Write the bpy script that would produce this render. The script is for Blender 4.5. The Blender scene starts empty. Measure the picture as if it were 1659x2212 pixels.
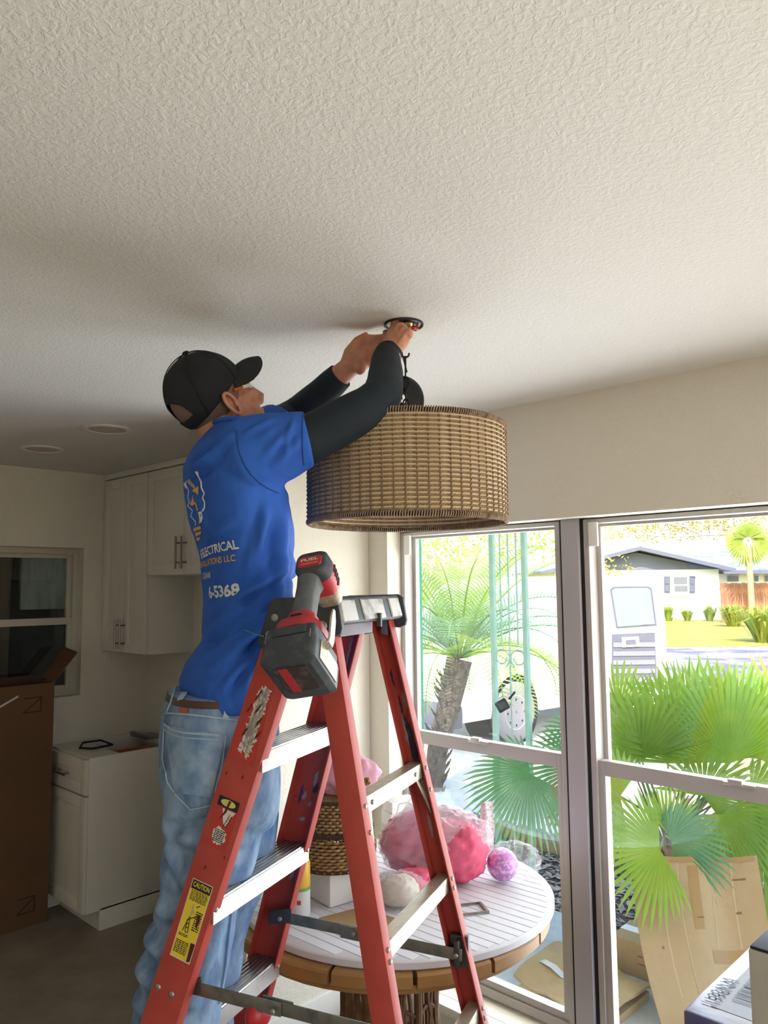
import bpy, bmesh, math, random
from mathutils import Vector, Matrix, noise
from mathutils.bvhtree import BVHTree
random.seed(7)
SC = bpy.context.scene
COL = SC.collection
V = Vector
PI = math.pi
def rad(a): return a * PI / 180.0

# ---------------------------------------------------------------- camera
# metres; +X runs towards the big window wall, +Y into the kitchen
EYE = V((0, 0, 1.75))
FPX, IMW, IMH = 1665.0, 1659.0, 2212.0
HEAD, PITCH, ROLL = rad(45.8), rad(5.5), rad(0.55)
fwdh = V((math.sin(HEAD), math.cos(HEAD), 0)); righth = V((math.cos(HEAD), -math.sin(HEAD), 0)); UP = V((0, 0, 1))
cfw = fwdh * math.cos(PITCH) + UP * math.sin(PITCH)
cup0 = UP * math.cos(PITCH) - fwdh * math.sin(PITCH)
cri = righth * math.cos(ROLL) - cup0 * math.sin(ROLL)
cup = righth * math.sin(ROLL) + cup0 * math.cos(ROLL)
cam_data = bpy.data.cameras.new('camera')
cam = bpy.data.objects.new('camera', cam_data); COL.objects.link(cam)
cam_data.sensor_fit = 'HORIZONTAL'; cam_data.sensor_width = 36.0; cam_data.lens = 36.0 * FPX / IMW
cam_data.clip_start = 0.05; cam_data.clip_end = 400
cam.matrix_world = Matrix(((cri.x, cup.x, -cfw.x, EYE.x), (cri.y, cup.y, -cfw.y, EYE.y), (cri.z, cup.z, -cfw.z, EYE.z), (0, 0, 0, 1)))
SC.camera = cam

# ---------------------------------------------------------------- light
SC.view_settings.view_transform = 'Standard'; SC.view_settings.look = 'None'
SC.view_settings.gamma = 1.0; SC.view_settings.use_curve_mapping = False
SC.view_settings.exposure = 0.47
cy = SC.cycles   # light-path limits only: keeps the render time reasonable
cy.max_bounces = 5; cy.diffuse_bounces = 3; cy.glossy_bounces = 2; cy.transmission_bounces = 2; cy.transparent_max_bounces = 12
cy.caustics_reflective = False; cy.caustics_refractive = False; cy.use_adaptive_sampling = True; cy.adaptive_threshold = 0.12; cy.adaptive_min_samples = 20
world = bpy.data.worlds.new('sky'); SC.world = world; world.use_nodes = True
wn = world.node_tree.nodes; wl = world.node_tree.links
sky = wn.new('ShaderNodeTexSky'); sky.sky_type = 'NISHITA'; sky.sun_disc = False
sky.sun_elevation = rad(48); sky.sun_rotation = rad(240); sky.dust_density = 2.5; sky.air_density = 1.0; sky.ozone_density = 0.6
wl.new(sky.outputs[0], wn['Background'].inputs[0]); wn['Background'].inputs[1].default_value = 0.5
def lamp(name, kind, loc, direction, energy, color, **kw):
    d = bpy.data.lights.new(name, kind); d.energy = energy; d.color = color
    for k, x in kw.items(): setattr(d, k, x)
    o = bpy.data.objects.new(name, d); COL.objects.link(o); o.location = loc
    o.rotation_euler = V(direction).to_track_quat('-Z', 'Y').to_euler()
    return o
lamp('sun', 'SUN', (0, 0, 20), (0.62, 0.30, -0.74), 7.0, (1.0, 0.95, 0.86), angle=rad(0.6))
# daylight through the big front window; the side and back lamps are unseen fill, added to brighten the room
lamp('window_daylight', 'AREA', (2.78, 1.40, 1.02), (-1, -0.04, 0.05), 46, (0.94, 0.97, 1.0), shape='RECTANGLE', size=1.95, size_y=1.85)
lamp('side_fill', 'AREA', (2.78, -1.35, 1.02), (-1, 0.10, 0.05), 42, (0.98, 0.97, 0.96), shape='RECTANGLE', size=1.95, size_y=1.85)
lamp('back_fill', 'AREA', (0.3, -2.95, 1.10), (0.15, 1, 0.05), 19, (1.0, 0.97, 0.92), shape='RECTANGLE', size=3.2, size_y=2.1)

# ---------------------------------------------------------------- helpers
def at(px, py, depth):
    d = cfw + cri * ((px - IMW / 2) / FPX) - cup * ((py - IMH / 2) / FPX)
    return EYE + d * (depth / d.dot(fwdh))
def onz(px, py, z):
    d = cfw + cri * ((px - IMW / 2) / FPX) - cup * ((py - IMH / 2) / FPX)
    return EYE + d * ((z - EYE.z) / d.z)
def CW(l, d, z): return righth * l + fwdh * d + UP * z
def lin(c):
    return c / 12.92 if c <= 0.04045 else ((c + 0.055) / 1.055) ** 2.4
def hexc(h):
    h = h.lstrip('#'); return tuple(lin(int(h[i:i + 2], 16) / 255) for i in (0, 2, 4)) + (1,)
MATS = {}
def mat(name, col, rough=0.6, metal=0.0, var=None, bump=None, trans=None, coat=0.0, spec=None, alpha=None, emit=None):
    """var=(scale, second colour, lo, hi[, stretch xyz]); bump=(scale, strength, distance[, stretch xyz]); trans = translucent colour share"""
    if name in MATS: return MATS[name]
    m = bpy.data.materials.new(name); m.use_nodes = True; MATS[name] = m
    n = m.node_tree.nodes; l = m.node_tree.links; b = n['Principled BSDF']
    c = hexc(col) if isinstance(col, str) else tuple(col) + (1,) * (4 - len(col))
    b.inputs['Base Color'].default_value = c; b.inputs['Roughness'].default_value = rough; b.inputs['Metallic'].default_value = metal
    if spec is not None: b.inputs['Specular IOR Level'].default_value = spec
    if coat: b.inputs['Coat Weight'].default_value = coat; b.inputs['Coat Roughness'].default_value = 0.15
    m.diffuse_color = c
    tc = None
    def coords(st):
        nonlocal tc
        if tc is None: tc = n.new('ShaderNodeTexCoord')
        mp = n.new('ShaderNodeMapping'); l.new(tc.outputs['Object'], mp.inputs[0]); mp.inputs['Scale'].default_value = st
        return mp
    csock = None
    if var:
        c2 = hexc(var[1]) if isinstance(var[1], str) else var[1]
        nz = n.new('ShaderNodeTexNoise'); nz.inputs['Scale'].default_value = var[0]; nz.inputs['Detail'].default_value = 6; nz.inputs['Roughness'].default_value = 0.6
        l.new(coords(var[4] if len(var) > 4 else (1, 1, 1)).outputs[0], nz.inputs['Vector'])
        rp = n.new('ShaderNodeValToRGB'); rp.color_ramp.elements[0].position = var[2]; rp.color_ramp.elements[1].position = var[3]
        rp.color_ramp.elements[0].color = c; rp.color_ramp.elements[1].color = c2
        l.new(nz.outputs[0], rp.inputs[0]); l.new(rp.outputs[0], b.inputs['Base Color']); csock = rp.outputs[0]
    if bump:
        nz = n.new('ShaderNodeTexNoise'); nz.inputs['Scale'].default_value = bump[0]; nz.inputs['Detail'].default_value = 4
        l.new(coords(bump[3] if len(bump) > 3 else (1, 1, 1)).outputs[0], nz.inputs['Vector'])
        bp = n.new('ShaderNodeBump'); bp.inputs['Strength'].default_value = bump[1]; bp.inputs['Distance'].default_value = bump[2]
        l.new(nz.outputs[0], bp.inputs['Height']); l.new(bp.outputs[0], b.inputs['Normal'])
    if trans:
        t = n.new('ShaderNodeBsdfTranslucent'); t.inputs[0].default_value = hexc(trans[0])
        mx = n.new('ShaderNodeMixShader'); mx.inputs[0].default_value = trans[1]
        l.new(b.outputs[0], mx.inputs[1]); l.new(t.outputs[0], mx.inputs[2]); l.new(mx.outputs[0], n['Material Output'].inputs[0])
    if alpha is not None:
        t = n.new('ShaderNodeBsdfTransparent'); mx = n.new('ShaderNodeMixShader'); mx.inputs[0].default_value = alpha
        l.new(t.outputs[0], mx.inputs[1]); l.new(b.outputs[0], mx.inputs[2]); l.new(mx.outputs[0], n['Material Output'].inputs[0])
    return m
def glass(name, tint=(1, 1, 1), gloss=0.06, rough=0.0):
    m = bpy.data.materials.new(name); m.use_nodes = True; n = m.node_tree.nodes; l = m.node_tree.links
    n.remove(n['Principled BSDF'])
    t = n.new('ShaderNodeBsdfTransparent'); t.inputs[0].default_value = tint + (1,)
    g = n.new('ShaderNodeBsdfGlossy'); g.inputs['Roughness'].default_value = rough
    mx = n.new('ShaderNodeMixShader'); mx.inputs[0].default_value = gloss
    l.new(t.outputs[0], mx.inputs[1]); l.new(g.outputs[0], mx.inputs[2]); l.new(mx.outputs[0], n['Material Output'].inputs[0])
    MATS[name] = m; return m

ORG = {}
def basis(n, upv=UP):
    n = V(n).normalized(); x = V(upv).cross(n)
    if x.length < 1e-4: x = V((1, 0, 0)).cross(n)
    x.normalize(); return x, n.cross(x).normalized(), n
class G:
    """collects world-space geometry for ONE mesh object"""
    def __init__(s): s.v = []; s.f = []
    def add(s, vs, fs):
        b = len(s.v); s.v += [V(p) for p in vs]; s.f += [[i + b for i in f] for f in fs]; return s
    def pbox(s, o, a, b, c):
        o, a, b, c = V(o), V(a), V(b), V(c)
        if a.cross(b).dot(c) < 0: o = o + a; a = -a
        vs = [o, o + a, o + a + b, o + b, o + c, o + a + c, o + a + b + c, o + b + c]
        return s.add(vs, [(0, 3, 2, 1), (4, 5, 6, 7), (0, 1, 5, 4), (1, 2, 6, 5), (2, 3, 7, 6), (3, 0, 4, 7)])
    def box(s, lo, hi):
        return s.pbox(lo, (hi[0] - lo[0], 0, 0), (0, hi[1] - lo[1], 0), (0, 0, hi[2] - lo[2]))
    def cbox(s, c, ax, ay, az):   # centre and half-axis vectors
        ax, ay, az = V(ax), V(ay), V(az); return s.pbox(V(c) - ax - ay - az, ax * 2, ay * 2, az * 2)
    def loft(s, rings, cap=True, closed=True):
        n = len(rings[0]); b = len(s.v)
        for r in rings: s.v += [V(p) for p in r]
        m = n if closed else n - 1
        for i in range(len(rings) - 1):
            for j in range(m):
                k = (j + 1) % n; s.f.append([b + i * n + j, b + i * n + k, b + (i + 1) * n + k, b + (i + 1) * n + j])
        if cap and closed:
            s.f.append([b + j for j in range(n)][::-1]); s.f.append([b + (len(rings) - 1) * n + j for j in range(n)])
        return s
    def tube(s, pts, r, n=8, closed=False, flat=None, cap=True):
        """r: number or list (entries may be (rx, ry)); flat = reference vector for the ry axis"""
        pts = [V(p) for p in pts]; N = len(pts)
        rr = r if isinstance(r, (list, tuple)) else [r] * N
        rings = []; x = None
        for i, p in enumerate(pts):
            if closed: t = pts[(i + 1) % N] - pts[i - 1]
            else: t = pts[min(i + 1, N - 1)] - pts[max(i - 1, 0)]
            t.normalize()
            if flat is not None: y = V(flat) - t * V(flat).dot(t); y.normalize(); x = y.cross(t)
            else:
                if x is None: x = t.orthogonal()
                x = x - t * x.dot(t); x.normalize(); y = t.cross(x)
            q = rr[i]; a, b = q if isinstance(q, (list, tuple)) else (q, q)
            rings.append([p + x * (a * math.cos(2 * PI * k / n)) + y * (b * math.sin(2 * PI * k / n)) for k in range(n)])
        if closed: rings.append(rings[0]); return s.loft(rings, cap=False)
        return s.loft(rings, cap=cap)
    def lathe(s, prof, c, n=24, axis=UP, cap=True):
        x, y, z = basis(axis, V((1, 0, 0)) if abs(V(axis).normalized().z) > 0.9 else UP); c = V(c)
        return s.loft([[c + z * h + x * (r * math.cos(2 * PI * k / n)) + y * (r * math.sin(2 * PI * k / n)) for k in range(n)] for r, h in prof], cap=cap)
    def ball(s, c, rx, ry=None, rz=None, ax=None, n=16, m=10):
        ry = ry or rx; rz = rz or rx; X, Y, Z = ax or (V((1, 0, 0)), V((0, 1, 0)), V((0, 0, 1))); c = V(c)
        rings = []
        for i in range(1, m):
            a = PI * i / m
            rings.append([c - Z * (rz * math.cos(a)) + X * (rx * math.sin(a) * math.cos(2 * PI * k / n)) + Y * (ry * math.sin(a) * math.sin(2 * PI * k / n)) for k in range(n)])
        return s.loft(rings)
    def prism(s, poly, d):
        """poly: world points of a flat outline; d: extrusion vector"""
        n = len(poly); p = [V(q) for q in poly]; d = V(d)
        nm = V((0, 0, 0))
        for i in range(n): nm += p[i].cross(p[(i + 1) % n])
        if nm.dot(d) > 0: p = p[::-1]
        return s.add(p + [q + d for q in p], [list(range(n)), list(range(2 * n - 1, n - 1, -1))] + [[(i + 1) % n, i, i + n, (i + 1) % n + n] for i in range(n)])
    def sheet(s, rows, t=None):
        """rows of points; t: thickness vector or None"""
        n = len(rows[0]); b = len(s.v); R = len(rows)
        for r in rows: s.v += [V(p) for p in r]
        for i in range(R - 1):
            for j in range(n - 1): s.f.append([b + i * n + j, b + i * n + j + 1, b + (i + 1) * n + j + 1, b + (i + 1) * n + j])
        if t is not None:
            t = V(t); b2 = len(s.v)
            for r in rows: s.v += [V(p) + t for p in r]
            for i in range(R - 1):
                for j in range(n - 1): s.f.append([b2 + i * n + j, b2 + (i + 1) * n + j, b2 + (i + 1) * n + j + 1, b2 + i * n + j + 1])
            edge = [j for j in range(n)] + [i * n + n - 1 for i in range(1, R)] + [(R - 1) * n + j for j in range(n - 2, -1, -1)] + [i * n for i in range(R - 2, 0, -1)]
            for q in range(len(edge)):
                a, c = edge[q], edge[(q + 1) % len(edge)]; s.f.append([b + c, b + a, b2 + a, b2 + c])
        return s
    def mesh(s, name, org, bevel=0, seg=2, smooth=False, sharp=40):
        me = bpy.data.meshes.new(name); me.from_pydata([p - org for p in s.v], [], s.f)
        if bevel:
            bm = bmesh.new(); bm.from_mesh(me)
            ed = [e for e in bm.edges if e.is_manifold and e.calc_face_angle(0) > rad(35)]
            bmesh.ops.bevel(bm, geom=ed, offset=bevel, segments=seg, profile=0.6, affect='EDGES', clamp_overlap=True)
            bm.to_mesh(me); bm.free()
        me.validate(); me.update()
        if smooth or bevel:
            me.polygons.foreach_set('use_smooth', [True] * len(me.polygons))
            if sharp: me.set_sharp_from_angle(angle=rad(sharp))
        return me
    def obj(s, name, m, parent=None, **kw):
        if parent is not None: org = ORG[parent.name]
        else:
            xs = [p.x for p in s.v]; ys = [p.y for p in s.v]; zs = [p.z for p in s.v]
            org = V(((min(xs) + max(xs)) / 2, (min(ys) + max(ys)) / 2, min(zs)))
        return place(name, s.mesh(name, org, **kw), m, parent, org)
def place(name, me, m, parent, org):
    o = bpy.data.objects.new(name, me); COL.objects.link(o)
    if m: me.materials.clear(); me.materials.append(m)
    if parent is not None: o.parent = parent
    else: o.location = org
    ORG[o.name] = org.copy()
    return o
def thing(name, loc, label, cat, group=None):
    o = bpy.data.objects.new(name, None); COL.objects.link(o); o.location = loc; o.empty_display_size = 0.1
    ORG[o.name] = V(loc); tag(o, label, cat, group); return o
def tag(o, label, cat, group=None, kind=None):
    o['label'] = label; o['category'] = cat
    if group: o['group'] = group
    if kind: o['kind'] = kind
    return o
def struct(name, g, m, label=None, **kw):
    o = g.obj(name, m, **kw); o['kind'] = 'structure'
    if label: o['label'] = label
    return o
def union(name, g, m, parent, voxel, smooth=4, deform=None):
    """one continuous skin out of overlapping closed shapes"""
    org = ORG[parent.name]; me = g.mesh(name + '_raw', org)
    o = bpy.data.objects.new(name + '_raw', me); COL.objects.link(o)
    md = o.modifiers.new('r', 'REMESH'); md.mode = 'VOXEL'; md.voxel_size = voxel
    if smooth: s2 = o.modifiers.new('s', 'SMOOTH'); s2.factor = 0.5; s2.iterations = smooth
    dg = bpy.context.evaluated_depsgraph_get()
    new = bpy.data.meshes.new_from_object(o.evaluated_get(dg)); new.name = name
    bpy.data.objects.remove(o); bpy.data.meshes.remove(me)
    if deform:
        new.update(); nrm = [p.vector.copy() for p in new.vertex_normals]
        for v, nn in zip(new.vertices, nrm): v.co = deform(v.co + org, nn) - org
    new.polygons.foreach_set('use_smooth', [True] * len(new.polygons)); new.update()
    return place(name, new, m, parent, org)
def bvh_of(o):
    org = ORG[o.name]; me = o.data
    return BVHTree.FromPolygons([v.co + org for v in me.vertices], [list(p.vertices) for p in me.polygons])
def text_polys(txt, bold=0.0):
    """flat glyph mesh: ([(x, y)], faces), height 1 = font size"""
    cu = bpy.data.curves.new('t', 'FONT'); cu.body = txt; cu.offset = bold; cu.resolution_u = 3; cu.fill_mode = 'FRONT'
    o = bpy.data.objects.new('t', cu); COL.objects.link(o)
    dg = bpy.context.evaluated_depsgraph_get(); me = bpy.data.meshes.new_from_object(o.evaluated_get(dg))
    vs = [(v.co.x, v.co.y) for v in me.vertices]; fs = [list(p.vertices) for p in me.polygons]
    bpy.data.objects.remove(o); bpy.data.curves.remove(cu); bpy.data.meshes.remove(me)
    return vs, fs
def flat_text(txt, o, ex, ey, size, width=None, bold=0.0, center=False):
    """G with text lying in the plane o + x*ex + y*ey; squeezed to width when given"""
    vs, fs = text_polys(txt, bold); w = max(x for x, y in vs) - min(x for x, y in vs); x0 = min(x for x, y in vs)
    kx = (width / w) if width else size; ex, ey = V(ex).normalized(), V(ey).normalized()
    off = -w * kx / 2 if center else 0
    return G().add([V(o) + ex * ((x - x0) * kx + off) + ey * (y * size) for x, y in vs], fs)
def dup(o, parent=None, loc=None, name=None):
    c = o.copy(); COL.objects.link(c)
    if parent is not None: c.parent = parent
    if loc is not None: c.location = loc
    ORG[c.name] = ORG[o.name] if loc is None else V(loc)
    return c
# ---------------------------------------------------------------- room shell
CEIL = 2.44; WX = 2.46; FY = 4.465; PY = 2.49
def knockdown(name, col, scale, strength, dist, rough=0.85, mott=None):
    m = mat(name, col, rough, var=mott); n = m.node_tree.nodes; l = m.node_tree.links; b = n['Principled BSDF']
    tc = n.new('ShaderNodeTexCoord'); nz = n.new('ShaderNodeTexNoise'); nz.inputs['Scale'].default_value = scale; nz.inputs['Detail'].default_value = 3; nz.inputs['Roughness'].default_value = 0.55
    nz.inputs['Distortion'].default_value = 0.6
    rp = n.new('ShaderNodeValToRGB'); rp.color_ramp.elements[0].position = 0.42; rp.color_ramp.elements[1].position = 0.60
    n2 = n.new('ShaderNodeTexNoise'); n2.inputs['Scale'].default_value = scale * 3.1; n2.inputs['Detail'].default_value = 2
    mx = n.new('ShaderNodeMath'); mx.operation = 'MULTIPLY_ADD'; mx.inputs[1].default_value = 0.35
    bp = n.new('ShaderNodeBump'); bp.inputs['Strength'].default_value = strength; bp.inputs['Distance'].default_value = dist
    l.new(tc.outputs['Object'], nz.inputs['Vector']); l.new(tc.outputs['Object'], n2.inputs['Vector'])
    l.new(nz.outputs[0], rp.inputs[0]); l.new(n2.outputs[0], mx.inputs[0]); l.new(rp.outputs[0], mx.inputs[2])
    l.new(mx.outputs[0], bp.inputs['Height']); l.new(bp.outputs[0], b.inputs['Normal'])
    return m
m_ceil = knockdown('ceiling_plaster', '#e6e2dc', 92, 0.30, 0.0028, 0.9)
m_wall = knockdown('wall_plaster', '#e9e3d4', 34, 0.22, 0.004, 0.8)
m_floor = mat('floor_concrete', '#8b8374', 0.45, var=(5, '#a39a88', 0.35, 0.7), bump=(60, 0.05, 0.002))
m_trim = mat('white_trim', '#ece9e2', 0.45)
m_alu = mat('window_aluminium', '#b9b4ae', 0.45, bump=(8, 0.02, 0.001))
m_black_part_shade = mat('black_part_and_shade', '#16161a', 0.7)
m_glass = glass('window_glass', (0.97, 0.985, 0.98), 0.05)
m_stucco = mat('exterior_stucco', '#e9e4da', 0.9, bump=(60, 0.3, 0.004))
def slab_with_hole(a0, a1, z0, z1, h, put):
    """rectangular wall a0..a1 x z0..z1 with a hole h=(ha0, ha1, hz0, hz1)"""
    for r in ((a0, h[0], z0, z1), (h[1], a1, z0, z1), (h[0], h[1], z0, h[2]), (h[0], h[1], h[3], z1)):
        if r[1] - r[0] > 1e-6 and r[3] - r[2] > 1e-6: put(*r)
g = G().box((-3.2, -3.2, -0.12), (2.64, 4.62, 0)); struct('floor', g, m_floor)
g = G().box((-3.2, -3.2, CEIL), (2.64, 4.62, CEIL + 0.2)); struct('ceiling', g, m_ceil)
WH = (0.43, 2.375, 0.14, 1.992)
g = G(); put_ = lambda a, b, c, d: g.box((WX, a, c), (2.64, b, d)); slab_with_hole(0.1, 4.62, 0, CEIL, WH, put_); slab_with_hole(-3.2, 0.1, 0, CEIL, (-2.30, -0.36, 0.14, 1.992), put_)  # second opening is unseen, added to pass the side fill lamp
struct('wall_right', g, m_wall)
KH = (0.95, 2.035, 1.135, 1.992)
g = G(); slab_with_hole(-3.2, WX, 0, CEIL, KH, lambda a, b, c, d: g.box((a, FY, c), (b, FY + 0.15, d)))
struct('wall_far', g, m_wall)
g = G().box((1.80, PY, 0), (WX, PY + 0.11, CEIL)); struct('wall_partition', g, m_wall, bevel=0.006)
g = G().box((-3.2, -3.2, 0), (-3.0, FY, CEIL)); struct('wall_left', g, m_wall)
g = G(); slab_with_hole(-3.0, WX, 0, CEIL, (-1.4, 2.0, 0.0, 2.25), lambda a, b, c, d: g.box((a, -3.2, c), (b, -3.0, d)))
struct('wall_back', g, m_wall)
g = G().box((2.64, -3.2, CEIL - 0.02), (3.75, 5.4, CEIL + 0.22)); struct('roof_overhang', g, m_stucco)
g = G().box((WX - 0.014, -2.9, 0), (WX, PY, 0.11)); struct('baseboard_right', g, m_trim, bevel=0.004)
g = G().box((1.80, PY - 0.014, 0), (WX - 0.014, PY, 0.11)); struct('baseboard_partition', g, m_trim, bevel=0.004)

def empty_struct(name, loc, label=None):
    o = bpy.data.objects.new(name, None); COL.objects.link(o); o.location = loc; o['kind'] = 'structure'; ORG[o.name] = V(loc)
    if label: o['label'] = label
    return o
def frame_rect(g, axis, p0, p1, a0, a1, z0, z1, w, wt=None, wb=None):
    """four bars of a rectangular frame; axis 'X': lies in a plane X = const (p0..p1)"""
    wt = wt or w; wb = wb or w
    def bar(a, b, c, d):
        if axis == 'X': g.box((p0, a, c), (p1, b, d))
        else: g.box((a, p0, c), (b, p1, d))
    bar(a0, a0 + w, z0, z1); bar(a1 - w, a1, z0, z1); bar(a0 + w, a1 - w, z0, z0 + wb); bar(a0 + w, a1 - w, z1 - wt, z1)
def hung_window(name, y0, y1, label):
    w = empty_struct(name, (2.58, (y0 + y1) / 2, WH[2]), label)
    z0, z1, zm = WH[2] + 0.012, WH[3] - 0.004, 1.10
    g = G(); frame_rect(g, 'X', 2.545, 2.635, y0, y1, z0, z1, 0.022, 0.016, 0.03); g.obj('frame', m_alu, w, bevel=0.002)
    g = G(); frame_rect(g, 'X', 2.600, 2.625, y0 + 0.02, y1 - 0.02, zm - 0.02, z1 - 0.014, 0.020, 0.012, 0.036)
    up = g.obj('upper_sash', m_alu, w, bevel=0.002)
    G().box((2.611, y0 + 0.038, zm + 0.014), (2.614, y1 - 0.038, z1 - 0.024)).obj('pane', m_glass, up)
    g = G(); frame_rect(g, 'X', 2.556, 2.594, y0 + 0.02, y1 - 0.02, z0 + 0.028, zm + 0.024, 0.028, 0.052, 0.03)
    lo = g.obj('lower_sash', m_alu, w, bevel=0.002)
    G().box((2.574, y0 + 0.046, z0 + 0.056), (2.577, y1 - 0.046, zm - 0.026)).obj('pane', m_glass, lo)
    ym = (y0 + y1) / 2
    l = G().box((2.548, ym - 0.05, zm + 0.012), (2.562, ym + 0.05, zm + 0.024)).box((2.538, ym - 0.014, zm + 0.020), (2.560, ym + 0.03, zm + 0.036))
    l.obj('sash_latch', mat('latch_metal', '#cfcbc2', 0.35, 0.6), w, bevel=0.002)
    G().box((2.538, y1 - 0.06, z1 - 0.10), (2.549, y1 - 0.024, z1 - 0.012)).obj('corner_clip', m_trim, w, bevel=0.002)
    return w
hung_window('window_1', 1.552, 2.372, 'single-hung window behind the lamp and table')
hung_window('window_2', 0.433, 1.452, 'single-hung window at the right showing fan palms')
g = G().box((2.530, 1.466, WH[2]), (2.636, 1.538, WH[3])); o = struct('trim_1', g, mat('mullion_paint', '#b4b0b2', 0.5), 'pale grey mullion between the two windows', bevel=0.003)
g = G().box((2.545, 1.4525, WH[2]), (2.63, 1.4655, WH[3])).box((2.545, 1.5385, WH[2]), (2.63, 1.5515, WH[3])); struct('trim_2', g, m_black_part_shade, 'dark strips painted for the shadow gaps beside the mullion')  # black strips stand in for the shade in the narrow gaps
g = G().box((2.40, 0.43, 0.105), (2.545, 2.40, 0.1385)); struct('trim_3', g, m_trim, 'white window sill board', bevel=0.005)

# kitchen window in the far wall, a dark enclosed porch behind it
w = empty_struct('window_3', ((KH[0] + KH[1]) / 2, FY + 0.08, KH[2]), 'dark kitchen window in the far wall')
m_alu2 = mat('kitchen_window_frame', '#cfc9ba', 0.5)
g = G(); frame_rect(g, 'Y', FY + 0.055, FY + 0.12, KH[0], KH[1], KH[2], KH[3], 0.035, 0.035, 0.04); g.obj('frame', m_alu2, w, bevel=0.003)
ZM = 1.565
g = G(); frame_rect(g, 'Y', FY + 0.085, FY + 0.11, KH[0] + 0.03, KH[1] - 0.03, ZM - 0.02, KH[3] - 0.03, 0.03); u = g.obj('upper_sash', m_alu2, w, bevel=0.002)
G().box((KH[0] + 0.05, FY + 0.096, ZM), (KH[1] - 0.05, FY + 0.099, KH[3] - 0.05)).obj('pane', m_glass, u)
g = G(); frame_rect(g, 'Y', FY + 0.058, FY + 0.085, KH[0] + 0.03, KH[1] - 0.03, KH[2] + 0.03, ZM + 0.02, 0.03, 0.04); u = g.obj('lower_sash', m_alu2, w, bevel=0.002)
G().box((KH[0] + 0.05, FY + 0.070, KH[2] + 0.05), (KH[1] - 0.05, FY + 0.073, ZM)).obj('pane', m_glass, u)
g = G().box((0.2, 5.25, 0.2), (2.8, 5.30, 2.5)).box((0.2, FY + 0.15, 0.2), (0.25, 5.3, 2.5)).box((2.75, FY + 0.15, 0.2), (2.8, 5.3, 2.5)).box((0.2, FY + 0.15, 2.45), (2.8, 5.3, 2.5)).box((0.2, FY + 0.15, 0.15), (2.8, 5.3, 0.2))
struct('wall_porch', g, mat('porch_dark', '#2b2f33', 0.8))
m_sheen = mat('sheen_grey', '#c3cfca', 0.8, var=(9, '#93a19e', 0.4, 0.6, (1, 1, 0.2)))
tag(G().box((1.95, 5.18, 1.62), (2.45, 5.22, 2.35)).obj('pane_sheen', m_sheen, bevel=0.004), 'grey blind panel standing in for the reflection in the dark kitchen window', 'sheen')  # pale panel behind the glass stands in for the upper pane's reflection
tag(G().box((1.78, 5.10, 0.25), (1.86, 5.17, 2.42)).obj('porch_post', mat('porch_wood', '#5d574c', 0.8), bevel=0.004), 'pale post behind the dark kitchen window', 'post')

# recessed ceiling lights, switched off
m_lens = mat('downlight_lens', '#cdbfae', 0.5)
for (x, y), lab in (((1.523, 3.145), 'round recessed ceiling light nearer the man'), ((1.514, 3.811), 'round recessed ceiling light nearer the kitchen wall')):
    t = thing('recessed_light', (x, y, CEIL - 0.009), lab, 'ceiling light', 'recessed ceiling lights')
    G().lathe([(0.098, 0.0085), (0.098, 0.004), (0.088, 0.0), (0.080, 0.002), (0.080, 0.0085)], (x, y, CEIL - 0.009), 32).obj('trim_ring', m_trim, t, smooth=True)
    G().lathe([(0.079, 0.008), (0.079, 0.005), (0.05, 0.004)], (x, y, CEIL - 0.009), 32).obj('lens', m_lens, t, smooth=True)

# ---------------------------------------------------------------- kitchen
m_cab = mat('cabinet_white', '#f0ece2', 0.4)
m_bar = mat('brushed_steel', '#8d8a85', 0.35, 0.9)
def shaker_door(parent, name, x, y0, y1, z0, z1, hy=None, hz=None, hlen=0.16, horizontal=False):
    g = G(); frame_rect(g, 'X', x - 0.019, x, y0, y1, z0, z1, 0.057); g.box((x - 0.011, y0 + 0.05, z0 + 0.05), (x - 0.002, y1 - 0.05, z1 - 0.05))
    d = g.obj(name, m_cab, parent, bevel=0.0015)
    if hy is not None:
        g = G(); hx = x - 0.019
        if horizontal:
            g.tube([(hx - 0.032, hy - hlen / 2, hz), (hx - 0.032, hy + hlen / 2, hz)], 0.006, 8)
            for s in (-1, 1): g.tube([(hx, hy + s * hlen * 0.3, hz), (hx - 0.032, hy + s * hlen * 0.3, hz)], 0.0045, 8)
        else:
            g.tube([(hx - 0.032, hy, hz - hlen / 2), (hx - 0.032, hy, hz + hlen / 2)], 0.006, 8)
            for s in (-1, 1): g.tube([(hx, hy, hz + s * hlen * 0.3), (hx - 0.032, hy, hz + s * hlen * 0.3)], 0.0045, 8)
        g.obj('handle', m_bar, d, smooth=True)
    return d
UX = 2.175
def upper(y0, y1, z0, label, hz, hlen=0.17):
    t = thing('wall_cabinet', (UX + 0.14, (y0 + y1) / 2, z0), label, 'cabinet', 'white wall cabinets')
    G().box((UX, y0, z0), (WX, y1, 2.405)).obj('body', m_cab, t, bevel=0.002)
    ym = (y0 + y1) / 2
    shaker_door(t, 'door', UX - 0.001, ym + 0.002, y1 - 0.003, z0 + 0.003, 2.40, ym + 0.028, hz, hlen)
    shaker_door(t, 'door', UX - 0.001, y0 + 0.003, ym - 0.002, z0 + 0.003, 2.40, ym - 0.028, hz, hlen)
upper(3.945, FY - 0.004, 1.385, 'tall white wall cabinet in the far kitchen corner', 1.49)
upper(3.175, 3.940, 1.82, 'short white wall cabinet over the empty range gap', 1.935)
upper(2.605, 3.170, 1.385, 'tall white wall cabinet hidden beside the partition', 1.49)
g = G().box((UX - 0.02, 2.605, 2.408), (WX, FY, CEIL)); struct('trim_4', g, m_cab, 'filler strip between wall cabinets and ceiling', bevel=0.003)
BX = 1.865
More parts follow.
